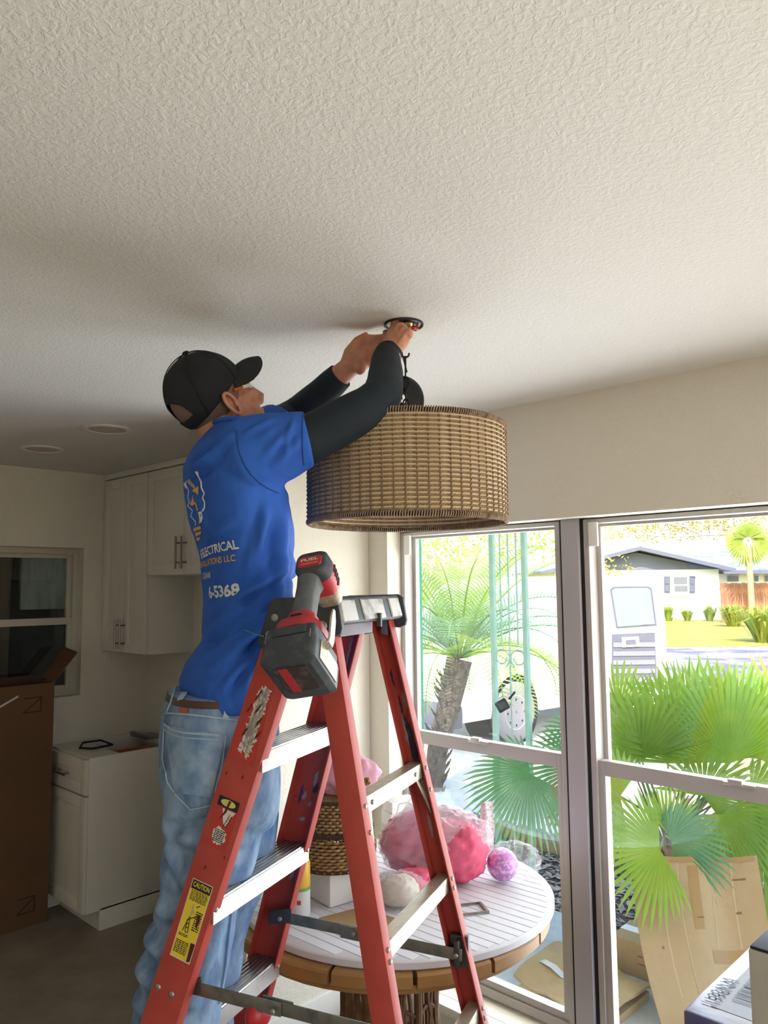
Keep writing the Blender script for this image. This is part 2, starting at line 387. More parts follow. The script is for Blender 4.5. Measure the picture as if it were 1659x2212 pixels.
t = thing('base_cabinet', (BX + 0.3, 4.2, 0), 'white base cabinet without worktop beside the brown carton', 'cabinet', 'white base cabinets')
y0, y1 = 3.955, FY - 0.004
G().box((BX, y0, 0.10), (WX - 0.002, y0 + 0.018, 0.876)).box((BX + 0.075, y0, 0), (WX - 0.002, y0 + 0.018, 0.11)).obj('side_panel', m_cab, t, bevel=0.0015)
G().box((BX, y1 - 0.018, 0.0), (WX - 0.002, y1, 0.876)).obj('side_panel', m_cab, t, bevel=0.0015)
G().box((WX - 0.016, y0 + 0.018, 0.1), (WX - 0.002, y1 - 0.018, 0.876)).obj('back_panel', m_cab, t)
G().box((BX + 0.03, y0 + 0.018, 0.1), (WX - 0.016, y1 - 0.018, 0.118)).obj('bottom_panel', m_cab, t)
G().box((BX + 0.002, y0 + 0.018, 0.85), (BX + 0.17, y1 - 0.018, 0.876)).obj('top_stretcher', m_cab, t)
G().box((WX - 0.10, y0 + 0.018, 0.85), (WX - 0.016, y1 - 0.018, 0.876)).obj('top_stretcher', m_cab, t)
G().box((BX + 0.003, y0 + 0.018, 0.12), (BX + 0.02, y1 - 0.018, 0.85)).obj('face_frame', m_cab, t)
G().box((BX + 0.075, y0 + 0.018, 0.0), (BX + 0.09, y1 - 0.018, 0.10)).obj('toe_kick', m_cab, t)
shaker_door(t, 'drawer', BX - 0.001, y0 + 0.003, y1 - 0.003, 0.69, 0.866, (y0 + y1) / 2, 0.775, 0.16, True)
shaker_door(t, 'door', BX - 0.001, y0 + 0.003, y1 - 0.003, 0.105, 0.680, y1 - 0.035, 0.585, 0.16)
t = thing('base_cabinet', (BX + 0.3, 2.88, 0), 'white drawer base cabinet partly hidden behind the jeans', 'cabinet', 'white base cabinets')
G().box((BX, 2.605, 0.10), (WX - 0.002, 3.17, 0.876)).box((BX + 0.075, 2.605, 0), (WX - 0.002, 3.17, 0.10)).obj('body', m_cab, t, bevel=0.0015)
for a, b in ((0.69, 0.866), (0.40, 0.68), (0.105, 0.39)): shaker_door(t, 'drawer', BX - 0.001, 2.61, 3.165, a, b, 2.88, (a + b) / 2, 0.16, True)
# things left in the open cabinet top
tag(G().cbox((2.20, 4.19, 0.80), (0.12, 0, 0), (0, 0.012, 0), (0, 0, 0.045)).obj('orange_level', mat('orange_plastic', '#b4703a', 0.5), bevel=0.004), 'orange strip lying inside the open base cabinet', 'tool')
tag(G().tube([(1.93, 4.22, 0.884), (1.97, 4.27, 0.90), (2.07, 4.26, 0.90), (2.09, 4.16, 0.886), (1.97, 4.15, 0.884)], 0.006, 6, closed=True).obj('wire_coil', m_black_part_shade, smooth=True), 'dark wire loop on the open base cabinet', 'wire')
tag(G().box((2.30, 4.18, 0.878), (2.43, 4.36, 0.884)).box((2.30, 4.18, 0.884), (2.32, 4.36, 0.905)).obj('metal_bracket', m_bar, bevel=0.001), 'small grey metal bracket on back of open cabinet', 'bracket')

# tall brown carton standing by the kitchen window, flap open
m_kraft = mat('brown_carton', '#6e4f33', 0.8, var=(3, '#60442c', 0.3, 0.7))
m_kraft_in = mat('brown_carton_inside', '#4a3524', 0.85)
m_ink = mat('carton_ink', '#3a281c', 0.8)
t = thing('cardboard_carton', (1.45, 4.36, 0), 'tall dark brown carton with open flap below kitchen window', 'carton')
x0, x1, ya, yb, hh = 1.05, 1.805, 4.275, 4.452, 1.245
G().box((x0, ya, 0.001), (x1, ya + 0.006, hh)).obj('front_panel', m_kraft, t)
G().box((x1 - 0.006, ya + 0.006, 0.001), (x1, yb, hh)).obj('side_panel', m_kraft, t)
G().box((x0, yb - 0.006, 0.001), (x1 - 0.006, yb, hh + 0.03)).obj('back_panel', m_kraft_in, t)
G().box((x0, ya + 0.006, 0.001), (x0 + 0.006, yb - 0.006, hh)).obj('side_panel', m_kraft, t)
G().box((x0, ya + 0.006, 0.001), (x1 - 0.006, yb - 0.006, 0.008)).obj('bottom_panel', m_kraft, t)
G().pbox((x1 - 0.004, ya + 0.01, hh), (0, 0.16, 0.02), (0.13, 0.0, 0.155), (0.004, 0, -0.003)).obj('flap', m_kraft, t)
for zz in (hh - 0.10, 0.12):
    a = V((x1 - 0.16, ya - 0.0008, zz - 0.045)); g = G()
    for s, e in (((0, 0), (0.09, 0.07)), ((0, 0), (0.09, 0.0)), ((0.09, 0), (0.09, 0.07)), ((0, 0.075), (0.095, 0.075))):
        p, q = a + V((s[0], 0, s[1])), a + V((e[0], 0, e[1])); d = (q - p).normalized(); nn = V((0, -1, 0)).cross(d) * 0.003
        g.prism([p - nn, q - nn, q + nn, p + nn], (0, 0.0006, 0))
    g.obj('printed_symbol', m_ink, t)
a = V((x1 - 0.30, ya - 0.001, hh - 0.115)); G().prism([a, a + V((0.11, 0, 0.055)), a + V((0.11, 0, 0.066)), a + V((0, 0, 0.011))], (0, 0.0006, 0)).obj('tape_strip', mat('white_tape', '#cfc8bb', 0.6), t)
# ---------------------------------------------------------------- red fibreglass stepladder
LT = 1.2043; LU = V((math.sin(LT), math.cos(LT), 0)); LV = V((math.cos(LT), -math.sin(LT), 0)); LO = V((1.1953, 1.2774, 0))
ZC = 1.7273
def L(u, v, w): return LO + LU * u + LV * v + UP * w
def hwf(w): return 0.1563 + 0.0795 * (ZC - w)
def hwr(w): return 0.1563 + 0.0757 * (ZC - w)
def vfr(w): return -0.0045 - 0.325 * (ZC - w)      # rear edge of the step-side rails
def vrf(w): return -0.0184 + 0.214 * (ZC - w)      # front edge of the rear rails
WF, WR, FL, TH = 0.0859, 0.0495, 0.030, 0.0042
m_red = mat('red_fibreglass', '#b8483f', 0.5, var=(14, '#a93e37', 0.35, 0.7), bump=(420, 0.12, 0.0006))
m_step = mat('step_aluminium', '#c9c6c2', 0.30, 0.85, var=(7, '#9a979a', 0.35, 0.75, (1, 1, 1)))
m_brace = mat('brace_aluminium', '#d6cfba', 0.38, 0.7, var=(30, '#bdb59f', 0.4, 0.7))
m_spread = mat('spreader_steel', '#8e8d86', 0.42, 0.75, var=(25, '#6e6c68', 0.45, 0.7))
m_rivet = mat('rivet_steel', '#a8a4a0', 0.35, 0.8)
m_darksteel = mat('dark_bracket_steel', '#5c585a', 0.45, 0.7)
m_hinge = mat('hinge_plate_grey', '#77727e', 0.6, 0.2)
m_cap = mat('black_cap_plastic', '#3a3f45', 0.5, var=(18, '#4a4f54', 0.45, 0.7), bump=(300, 0.08, 0.0006))
m_worn = mat('worn_cap_panel', '#b9b3ad', 0.4, 0.35, var=(22, '#4c4a49', 0.5, 0.78))
m_paint_w = mat('paint_splash_white', '#d8cfc2', 0.6); m_paint_g = mat('paint_splash_grey', '#9a8f93', 0.6)
m_paint_b = mat('paint_splash_blue', '#243a78', 0.55); m_paint_k = mat('paint_splash_navy', '#262338', 0.55); m_scuff = mat('scuff_maroon', '#56181c', 0.6)
lad = thing('stepladder', L(0, 0, 0), 'red fibreglass stepladder with aluminium steps under the wicker lamp', 'ladder')
def channel(which, side):
    fr = which == 'f'; wd = WF if fr else WR
    g = G(); rings = []
    for w in (0.035, 0.6, 1.2, 1.69):
        hw = (hwf if fr else hwr)(w); v0 = (vfr(w) - WF) if fr else vrf(w)
        sec = [(0, 0), (FL, 0), (FL, TH), (TH, TH), (TH, wd - TH), (FL, wd - TH), (FL, wd), (0, wd)]
        pts = [L(side * (hw - a), v0 + b, w) for a, b in sec]
        rings.append(pts if side < 0 else pts[::-1])
    g.loft(rings); return g
for which in 'fr':
    for s in (-1, 1):
        r = channel(which, s).obj('front_rail' if which == 'f' else 'rear_rail', m_red, lad, bevel=0.0012, seg=2)
        hw = (hwf if which == 'f' else hwr)(0.03); v0 = (vfr(0.03) - WF) if which == 'f' else vrf(0.03); wd = WF if which == 'f' else WR
        g = G().pbox(L(s * (hw + 0.004), v0 - 0.006, 0.0), LU * (-s * 0.042), LV * (wd + 0.012), UP * 0.06 + LV * ((0.325 if which == 'f' else -0.214) * 0.06))
        g.obj('rubber_foot', m_black_part_shade, r, bevel=0.004)
# steps with ribbed treads
for k in range(5):
    s = 1.4095 - 0.305 * k; hw = hwf(s) - TH - 0.0005; v1 = vfr(s) - TH - 0.0005; v0 = v1 - WF + 2 * TH + 0.001
    D = v1 - v0; prof = [(v0, s - 0.038), (v0, s)]
    n = 7
    for i in range(n):
        a = v0 + D * (i + 0.25) / n; b = v0 + D * (i + 0.75) / n
        prof += [(a, s), (a + 0.0006, s + 0.0034), (b - 0.0006, s + 0.0034), (b, s)]
    prof += [(v1, s), (v1, s - 0.040), (v1 - 0.003, s - 0.040), (v1 - 0.003, s - 0.004), (v0 + 0.003, s - 0.004), (v0 + 0.003, s - 0.038)]
    G().loft([[L(-hw, a, b) for a, b in prof], [L(hw, a, b) for a, b in prof]]).obj('step', m_step, lad)
    for side in (-1, 1):
        for dw in (-0.012, -0.03):
            w = s + dw if k else s - 0.032
            p = L(side * (hwf(w) - FL * 0.45), vfr(w), w)
            if k == 0 and dw == -0.03: continue
            G().lathe([(0.0055, -0.001), (0.0055, 0.001), (0.004, 0.003), (0.0015, 0.0036)], p, 10, LV).obj('rivet', m_rivet, lad, smooth=True)
# rear horizontals
def rivet(p, axis, r=0.0052, m=None): G().lathe([(r, -0.001), (r, 0.001), (r * 0.75, 0.003), (r * 0.3, 0.0036)], p, 10, axis).obj('rivet', m or m_rivet, lad, smooth=True)
for k, w in enumerate((1.337, 1.082, 0.800, 0.50, 0.22)):
    hw = hwr(w) - TH - 0.0005; v1 = vrf(w) + WR - TH - 0.0005; hgt = 0.034
    prof = [(v1 - 0.030, w), (v1, w), (v1, w - hgt), (v1 - 0.003, w - hgt), (v1 - 0.003, w - 0.003), (v1 - 0.030, w - 0.003)]
    G().loft([[L(-hw, a, b) for a, b in prof], [L(hw, a, b) for a, b in prof]]).obj('rear_brace', m_brace, lad, bevel=0.0006, seg=1)
    for side in (-1, 1):
        for dw in ((-0.006, -0.026) if k else (-0.012, -0.060)):
            rivet(L(side * (hwr(w) - FL * 0.5), vrf(w + dw) + WR, w + dw), LV)
    if k == 0:
        for side in (-1, 1):
            rivet(L(side * (hwr(w) - 0.065), v1 + 0.0005, w - 0.017), LV)
            a, b = L(side * (hwr(w) - 0.055), v1 - 0.004, w - 0.03), L(side * (hwr(w) - 0.018), vrf(1.225) + WR - 0.008, 1.225)
            G().pbox(a, b - a, LU * 0.014, LV * -0.002).obj('corner_brace', m_brace, lad)
# cap
cu = 0.168
body = [(-0.080, 1.727), (0.052, 1.729), (0.066, 1.676), (0.058, 1.672), (-0.100, 1.672), (-0.105, 1.680)]
G().loft([[L(-cu, a, b) for a, b in body], [L(cu, a, b) for a, b in body]]).obj('top_cap', m_cap, lad, bevel=0.006, seg=3)
end = [(-0.085, 1.7278), (0.050, 1.7305), (0.064, 1.722), (0.073, 1.668), (0.070, 1.656), (0.056, 1.650), (0.012, 1.651), (0.000, 1.640), (-0.055, 1.629), (-0.124, 1.625), (-0.124, 1.634), (-0.098, 1.712)]
for s in (-1, 1):
    G().loft([[L(s * (cu + 0.001), a, b) for a, b in end], [L(s * (cu + 0.012), a, b) for a, b in end]]).obj('cap_end_plate', m_cap, lad, bevel=0.003)
    for a, b, r in ((-0.0826, 1.687, 0.0085), (-0.0958, 1.6517, 0.0085), (0.0293, 1.671, 0.011)): rivet(L(s * (cu + 0.012), a, b), LU * s, r)
def capf(u, t, o=0.0012): return L(u, 0.052 + 0.014 * t + o, 1.729 - 0.053 * t)
for u0, u1 in ((-0.158, -0.085), (-0.055, 0.062), (0.098, 0.160)):
    G().loft([[capf(u0, 0.10, 0.0008), capf(u1, 0.10, 0.0008), capf(u1, 0.95, 0.0008), capf(u0, 0.95, 0.0008)], [capf(u0 + 0.003, 0.14, 0.0032), capf(u1 - 0.003, 0.14, 0.0032), capf(u1 - 0.003, 0.92, 0.0032), capf(u0 + 0.003, 0.92, 0.0032)]]).obj('cap_panel', m_worn, lad)
G().pbox(capf(0.01, 0.72, 0.003), LU * 0.008, LV * 0.010, UP * -0.030).obj('cap_hook', m_cap, lad)
G().pbox(L(-0.15, 0.005, 1.672), LU * 0.16, LV * 0.050, UP * -0.024).obj('cap_hinge_plate', m_hinge, lad, bevel=0.001)
G().pbox(L(0.133, 0.022, 1.672), LU * 0.022, LV * 0.016 + UP * -0.004, UP * -0.034).obj('cap_hinge_plate', m_hinge, lad, bevel=0.001)
# spreaders
for s in (-1, 1):
    w = 0.925; uf, ur = s * (hwf(w) - 0.036), s * (hwr(w) - 0.036)
    a, b = L(uf, vfr(w) - 0.012, w), L(ur, vrf(w) + 0.030, w - 0.008)
    G().cbox(a + LV * -0.008, LV * 0.034 + UP * 0.008, UP * 0.017, LU * 0.002).obj('spreader_bracket', m_darksteel, lad, bevel=0.004)
    G().cbox(b + LU * (s * 0.02), LV * 0.022, UP * 0.034, LU * 0.008).obj('spreader_bracket', m_darksteel, lad, bevel=0.003)
    G().cbox(b, LV * 0.006, UP * 0.030, LU * 0.010).obj('spreader_bracket', m_darksteel, lad, bevel=0.003)
    d = (b - a); mid = a + d * 0.44
    p1 = G().cbox((a + mid) / 2, d.normalized() * ((mid - a).length / 2 + 0.012), UP * 0.013, LU * 0.0016).obj('spreader_bar', m_spread, lad, bevel=0.0008)
    G().cbox((mid + b) / 2 + LU * (s * -0.0045), d.normalized() * ((b - mid).length / 2 + 0.012), UP * 0.013, LU * 0.0016).obj('spreader_bar', m_spread, lad, bevel=0.0008)
    G().cbox(mid + LU * (s * -0.009), d.normalized() * 0.035, UP * 0.015, LU * 0.002).obj('spreader_hinge', m_spread, lad, bevel=0.001)
    if s < 0: G().ball(mid + LU * 0.016 + UP * -0.028 + LV * -0.05, 0.030, 0.022, 0.028, n=14, m=10).obj('spreader_grip', mat('red_plastic', '#b3262f', 0.4), lad, smooth=True)
    for p in (a, mid, b): rivet(p + LU * -0.013 if s < 0 else p + LU * -0.013, LU * -1, 0.006)
    rivet(L(s * hwf(0.931), vfr(0.931) - 0.0699, 0.931), LU * s, 0.007); rivet(L(s * hwf(0.9236), vfr(0.9236) - 0.0326, 0.9236), LU * s, 0.007)
# stickers and wear on the outside of the near step-side rail: (across, height) -> world
def RW(a, w, o=0.0006): return L(-hwf(w) - o, vfr(w) + a, w)
def FW(a, w, o=0.0006): return L(hwf(w) - TH - o, vfr(w) + a, w)
def RR(a, w, o=0.0006): return L(hwr(w) - TH - o, vrf(w) + a, w)
def decal(name, pts, m, o=0.0006, parent=None, fn=RW): return G().add([fn(a, w, o) for a, w in pts], [list(range(len(pts)))]).obj(name, m, parent or lad)
def blob(name, a, w, ra, rw, m, seed, o=0.0007, fn=RW, rough=0.35, lean=0.0):
    rnd = random.Random(seed); n = 22; pts = []
    for i in range(n):
        t = 2 * PI * i / n; k = 1 + rough * (rnd.random() * 2 - 1)
        y = rw * k * math.sin(t); pts.append((a + ra * k * math.cos(t) + lean * y, w + y))
    return G().add([fn(a, w, o)] + [fn(x, y, o) for x, y in pts], [[0, i + 1, (i + 1) % n + 1] for i in range(n)]).obj(name, m, lad)
m_lab_red = mat('sticker_red', '#b73a31', 0.45); m_lab_dark = mat('sticker_black', '#1d1f20', 0.5); m_lab_yel = mat('sticker_yellow', '#ecd23a', 0.45); m_lab_wht = mat('sticker_white', '#ded6ca', 0.55)
m_olive = mat('sticker_pale_yellow', '#d8cf72', 0.5)
def quadlab(name, c, m, o, parent=None):   # c = corners tl tr br bl
    return decal(name, c, m, o, parent)
def inq(c, x, y):
    (a0, w0), (a1, w1), (a2, w2), (a3, w3) = c
    return ((a0 * (1 - x) + a1 * x) * (1 - y) + (a3 * (1 - x) + a2 * x) * y, (w0 * (1 - x) + w1 * x) * (1 - y) + (w3 * (1 - x) + w2 * x) * y)
C1 = [(-0.0685, 1.1499), (-0.0179, 1.1392), (-0.0149, 0.9885), (-0.0660, 0.9989)]
lab = quadlab('caution_sticker', [inq(C1, -0.04, -0.01), inq(C1, 1.04, -0.01), inq(C1, 1.03, 1.015), inq(C1, -0.03, 1.015)], m_lab_wht, 0.0005); lab['label'] = 'yellow caution sticker on the rail'
def sub(c, x0, y0, x1, y1): return [inq(c, x0, y0), inq(c, x1, y0), inq(c, x1, y1), inq(c, x0, y1)]
decal('sticker_header', sub(C1, 0, 0, 1, 0.115), m_lab_dark, 0.0009, lab)
decal('sticker_field', sub(C1, 0, 0.115, 1, 1), m_lab_yel, 0.0008, lab)
def textq(txt, c, x0, y0, x1, y1, m, o, parent, bold=0.0, name='lettering'):
    vs, fs = text_polys(txt, bold); xs = [a for a, b in vs]; ys = [b for a, b in vs]; W_, H_ = max(xs) - min(xs), max(ys) - min(ys)
    pts = [inq(c, x0 + (x1 - x0) * (a - min(xs)) / W_, y1 - (y1 - y0) * (b - min(ys)) / H_) for a, b in vs]
    return G().add([RW(a, w, o) for a, w in pts], fs).obj(name, m, parent)
textq('CAUTION', C1, 0.07, 0.018, 0.93, 0.085, m_lab_yel, 0.0012, lab, 0.02)
g = G(); rnd = random.Random(3)
def fine(y0, y1, rows, xa, xb, c=C1, gg=None):
    for i in range(rows):
        y = y0 + (y1 - y0) * i / rows; h = (y1 - y0) / rows * 0.55; x = xa
        while x < xb:
            wdt = 0.05 + rnd.random() * 0.12
            q = sub(c, x, y, min(x + wdt, xb), y + h); b = len(gg.v); gg.add([RW(a, w, 0.0012) for a, w in q], [[0, 1, 2, 3]]); x += wdt + 0.03
fine(0.125, 0.265, 7, 0.08, 0.95, C1, g); fine(0.36, 0.62, 9, 0.62, 0.96, C1, g); fine(0.69, 0.73, 2, 0.08, 0.55, C1, g); fine(0.78, 0.95, 8, 0.06, 0.72, C1, g)
o = g.obj('fine_print', m_lab_dark, lab); o['kind'] = 'stuff'
# pictogram: figure on a small stepladder
g = G()
def stroke(g, c, p, q, t, o=0.0013):
    d = V((q[0] - p[0], (q[1] - p[1]) * 3.0)); d.normalize(); nx, ny = -d.y * t, d.x * t / 3.0
    g.add([RW(*inq(c, *r), o) for r in ((p[0] - nx, p[1] - ny), (q[0] - nx, q[1] - ny), (q[0] + nx, q[1] + ny), (p[0] + nx, p[1] + ny))], [[0, 1, 2, 3]])
for p, q in (((0.22, 0.66), (0.36, 0.46)), ((0.50, 0.66), (0.40, 0.46)), ((0.36, 0.66), (0.30, 0.50)), ((0.36, 0.66), (0.46, 0.66)), ((0.33, 0.60), (0.47, 0.60)), ((0.32, 0.55), (0.45, 0.55)), ((0.33, 0.50), (0.43, 0.50)), ((0.55, 0.32), (0.72, 0.28)), ((0.42, 0.48), (0.72, 0.42))): stroke(g, C1, p, q, 0.018)
g.obj('pictogram', m_lab_dark, lab)
g = G()
for p, q in (((0.38, 0.45), (0.42, 0.36)), ((0.42, 0.37), (0.36, 0.32)), ((0.42, 0.37), (0.55, 0.40)), ((0.36, 0.32), (0.40, 0.29))): stroke(g, C1, p, q, 0.035, 0.0014)
g.obj('pictogram', mat('sticker_grey', '#b9b48f', 0.6), lab)
decal('torn_patch', [inq(C1, 0.80, 0.755), inq(C1, 1.02, 0.75), inq(C1, 1.0, 0.98), inq(C1, 0.84, 1.0)], m_scuff, 0.0016, lab)
decal('torn_patch', [inq(C1, 0.72, 0.40), inq(C1, 0.86, 0.38), inq(C1, 0.90, 0.47), inq(C1, 0.84, 0.58), inq(C1, 0.76, 0.52)], m_scuff, 0.0016, lab)
C2 = [(-0.0710, 1.3213), (-0.0165, 1.3086), (-0.0137, 1.2093), (-0.067, 1.2230)]
lab = quadlab('warning_sticker', C2, m_lab_red, 0.0005); lab['label'] = 'torn red sticker with black header on the rail'
decal('sticker_header', sub(C2, 0, 0, 1, 0.20), m_lab_dark, 0.0008, lab)
decal('sticker_oval', [inq(C2, 0.5 + 0.36 * math.cos(2 * PI * i / 20), 0.10 + 0.07 * math.sin(2 * PI * i / 20)) for i in range(20)], m_olive, 0.0011, lab)
decal('torn_patch', [inq(C2, 0.30, 0.22), inq(C2, 0.95, 0.22), inq(C2, 0.80, 0.34), inq(C2, 0.66, 0.55), inq(C2, 0.52, 0.50), inq(C2, 0.42, 0.38)], m_lab_wht, 0.0008, lab)
rr = random.Random(11); pts = [inq(C2, 0.48 + (0.34 + 0.08 * (rr.random() - .5)) * math.cos(t), 0.76 + (0.17 + 0.05 * (rr.random() - .5)) * math.sin(t)) for t in [2 * PI * i / 26 for i in range(26)]]
decal('torn_patch', pts, m_lab_wht, 0.0008, lab)
g = G(); fine(0.64, 0.90, 7, 0.24, 0.74, C2, g)
for i in range(5): stroke(g, C2, (0.56 + i * 0.035, 0.53 - i * 0.05), (0.68 + i * 0.03, 0.54 - i * 0.05), 0.015)
stroke(g, C2, (0.56, 0.55), (0.72, 0.28), 0.012); stroke(g, C2, (0.70, 0.56), (0.82, 0.30), 0.012)
o = g.obj('fine_print', m_lab_dark, lab); o['kind'] = 'stuff'
decal('torn_patch', [inq(C2, 0.50, 0.04), inq(C2, 0.62, 0.04), inq(C2, 0.52, 0.28), inq(C2, 0.30, 0.46), inq(C2, 0.44, 0.24)], m_scuff, 0.0014, lab)
C3 = [(-0.0739, 1.5700), (-0.0246, 1.5580), (-0.0150, 1.3837), (-0.0772, 1.4005)]
lab = quadlab('worn_sticker', C3, m_lab_red, 0.0005); lab['label'] = 'worn red sticker smeared with white paint'
for i in range(46):
    t = i / 45; x = 0.62 - 0.12 * t + 0.16 * math.sin(i * 2.4); y = 0.16 + 0.74 * t
    a, w = inq(C3, min(0.92, max(0.08, x)), y); blob('paint_splash', a, w, 0.0035 + 0.006 * rr.random(), 0.005 + 0.010 * rr.random(), m_paint_w, i, 0.0009, RW, 0.55, -0.2)
for i, (x, y) in enumerate(((0.40, 0.22), (0.55, 0.38), (0.75, 0.52), (0.30, 0.66), (0.18, 0.40), (0.85, 0.66))):
    a, w = inq(C3, x, y); blob('scuff', a, w, 0.003, 0.009, m_scuff, 90 + i, 0.0014, RW, 0.5, 0.4)
for i, (a, w) in enumerate(((-0.072, 1.365), (-0.03, 1.36), (-0.05, 1.175), (-0.012, 1.20))): blob('scuff', a, w, 0.0018, 0.004, m_scuff, 120 + i)
# paint on the inner faces of the far rails
for i, (a, w, ra, rw, m) in enumerate(((-0.035, 1.352, 0.005, 0.008, m_paint_k), (-0.030, 1.268, 0.006, 0.020, m_paint_g), (-0.024, 1.245, 0.007, 0.012, m_paint_k), (-0.062, 1.225, 0.004, 0.024, m_paint_b), (-0.050, 1.225, 0.005, 0.012, m_paint_g), (-0.030, 1.205, 0.004, 0.006, m_paint_g), (-0.040, 1.165, 0.008, 0.005, m_paint_g), (-0.030, 1.03, 0.005, 0.028, m_paint_g), (-0.028, 1.58, 0.004, 0.05, m_paint_g))): blob('paint_splash', a, w, ra, rw, m, 200 + i, 0.0008, FW)
for i, (a, w, ra, rw, m) in enumerate(((0.016, 1.41, 0.006, 0.035, m_paint_g), (0.024, 1.385, 0.008, 0.055, m_paint_k), (0.030, 1.48, 0.004, 0.02, m_paint_g), (0.012, 1.53, 0.003, 0.02, m_paint_k), (0.028, 1.27, 0.005, 0.03, m_paint_g), (0.022, 1.19, 0.004, 0.03, m_paint_g), (0.018, 1.46, 0.003, 0.03, m_paint_k))): blob('paint_splash', a, w, ra, rw, m, 300 + i, 0.0008, RR, 0.35)
for i, (a, w, ra, rw) in enumerate(((-0.055, 1.365, 0.006, 0.010), )): pass

# ---------------------------------------------------------------- cordless impact driver hanging on the ladder cap
m_tred = mat('tool_red', '#b5323a', 0.4, bump=(200, 0.05, 0.0005)); m_tblk = mat('tool_black', '#3b4148', 0.55, var=(40, '#5a5e61', 0.5, 0.75)); m_tgrip = mat('tool_grip', '#575c61', 0.6, var=(30, '#6a6e70', 0.45, 0.7))
m_tbeige = mat('tool_worn_silver', '#b7ab95', 0.4, 0.3, var=(50, '#8c8272', 0.4, 0.7)); m_clip = mat('belt_clip_steel', '#cfc6b4', 0.3, 0.6)
hb, hf = at(670, 1212, 1.49), at(716, 1292, 1.575)
dn = (hf - hb).normalized()                      # nose direction
ht, hbm = at(668, 1238, 1.50), at(655, 1352, 1.42)
dh = (hbm - ht).normalized()                     # handle direction (down and towards the viewer)
sx = dn.cross(dh).normalized()
if sx.dot(righth) < 0: sx = -sx
drl = thing('impact_driver', at(650, 1490, 1.40), 'red and black cordless impact driver hanging on the ladder cap', 'power tool')
def rrect(c, x, y, a, b, r=0.35, n=5):
    pts = []
    for qx, qy, t0 in ((1, 1, 0), (-1, 1, 90), (-1, -1, 180), (1, -1, 270)):
        for i in range(n + 1):
            t = rad(t0 + 90 * i / n); k = min(a, b) * r
            pts.append(V(c) + x * (qx * (a - k) + k * math.cos(t)) + y * (qy * (b - k) + k * math.sin(t)))
    return pts
uy = dn.cross(sx).normalized()
if uy.z < 0: uy = -uy
vx = (hf - hb).length
def ringh(t, a, b, off=0.0): return rrect(hb + dn * (vx * t) + uy * off, sx, uy, a, b, 0.6)
G().loft([ringh(0.0, 0.028, 0.022), ringh(0.06, 0.033, 0.027), ringh(0.28, 0.034, 0.029)]).obj('rear_housing', m_tblk, drl, smooth=True, sharp=60)
lbl = G().loft([rrect(hb - dn * 0.0006 - uy * 0.002, sx, uy, 0.0245, 0.0125, 0.5), rrect(hb - dn * 0.0030 - uy * 0.002, sx, uy, 0.0235, 0.0115, 0.5)]).obj('rear_label', m_tred, drl)
ex = sx if sx.dot(righth) > 0 else -sx
flat_text('FUEL', hb - dn * 0.0034 - uy * 0.0015, ex, uy, 0.0095, 0.036, 0.02, True).obj('lettering', mat('label_white', '#e6dcd8', 0.5), lbl)
flat_text('LITHIUM-ION', hb - dn * 0.0034 - uy * 0.0095, ex, uy, 0.0045, 0.034, 0.0, True).obj('lettering', MATS['label_white'], lbl)
G().loft([ringh(0.28, 0.033, 0.030), ringh(0.50, 0.034, 0.031), ringh(0.66, 0.031, 0.028)]).obj('motor_housing', m_tred, drl, smooth=True, sharp=60)
G().loft([ringh(0.66, 0.029, 0.027), ringh(0.72, 0.030, 0.028), ringh(0.98, 0.025, 0.024)]).obj('gear_case', m_tbeige, drl, smooth=True, sharp=60)
G().loft([ringh(0.98, 0.019, 0.019), ringh(1.12, 0.017, 0.017), ringh(1.14, 0.010, 0.010)]).obj('nose_ring', m_tblk, drl, smooth=True, sharp=60)
for i in range(4): G().cbox(hb + dn * (vx * (0.36 + 0.07 * i)) + sx * 0.0335 + uy * (0.008 - 0.004 * i), sx * 0.0015, uy * 0.009, dn * 0.0025).obj('vent_slot', m_black_part_shade, drl)
fwd_h = dh.cross(sx).normalized()
if fwd_h.dot(dn) < 0: fwd_h = -fwd_h
hl = (hbm - ht).length
def ringg(t, a, b, off): return rrect(ht + dh * (hl * t) + fwd_h * off, sx, fwd_h, a, b, 0.8, 6)
G().loft([ringg(-0.12, 0.024, 0.030, 0.016), ringg(0.08, 0.023, 0.030, 0.014), ringg(0.30, 0.0195, 0.025, 0.006), ringg(0.55, 0.0195, 0.024, 0.002), ringg(0.80, 0.020, 0.024, -0.001), ringg(0.92, 0.021, 0.026, -0.002)]).obj('handle', m_tgrip, drl, smooth=True, sharp=70)
G().cbox(ht + dh * 0.028 + fwd_h * 0.036, sx * 0.008, dh * 0.014, fwd_h * 0.008).obj('trigger', m_tred, drl, bevel=0.004)
G().loft([ringg(0.88, 0.026, 0.028, 0.0), ringg(1.00, 0.028, 0.032, 0.0), ringg(1.10, 0.044, 0.050, 0.004), ringg(1.26, 0.046, 0.054, 0.006)]).obj('foot', m_tred, drl, smooth=True, sharp=60)
G().cbox(ht + dh * (hl * 1.02) - fwd_h * 0.034, sx * 0.010, dh * 0.004, fwd_h * 0.002).obj('foot_slot', m_black_part_shade, drl)
bc = hbm + dh * 0.073 + fwd_h * 0.008
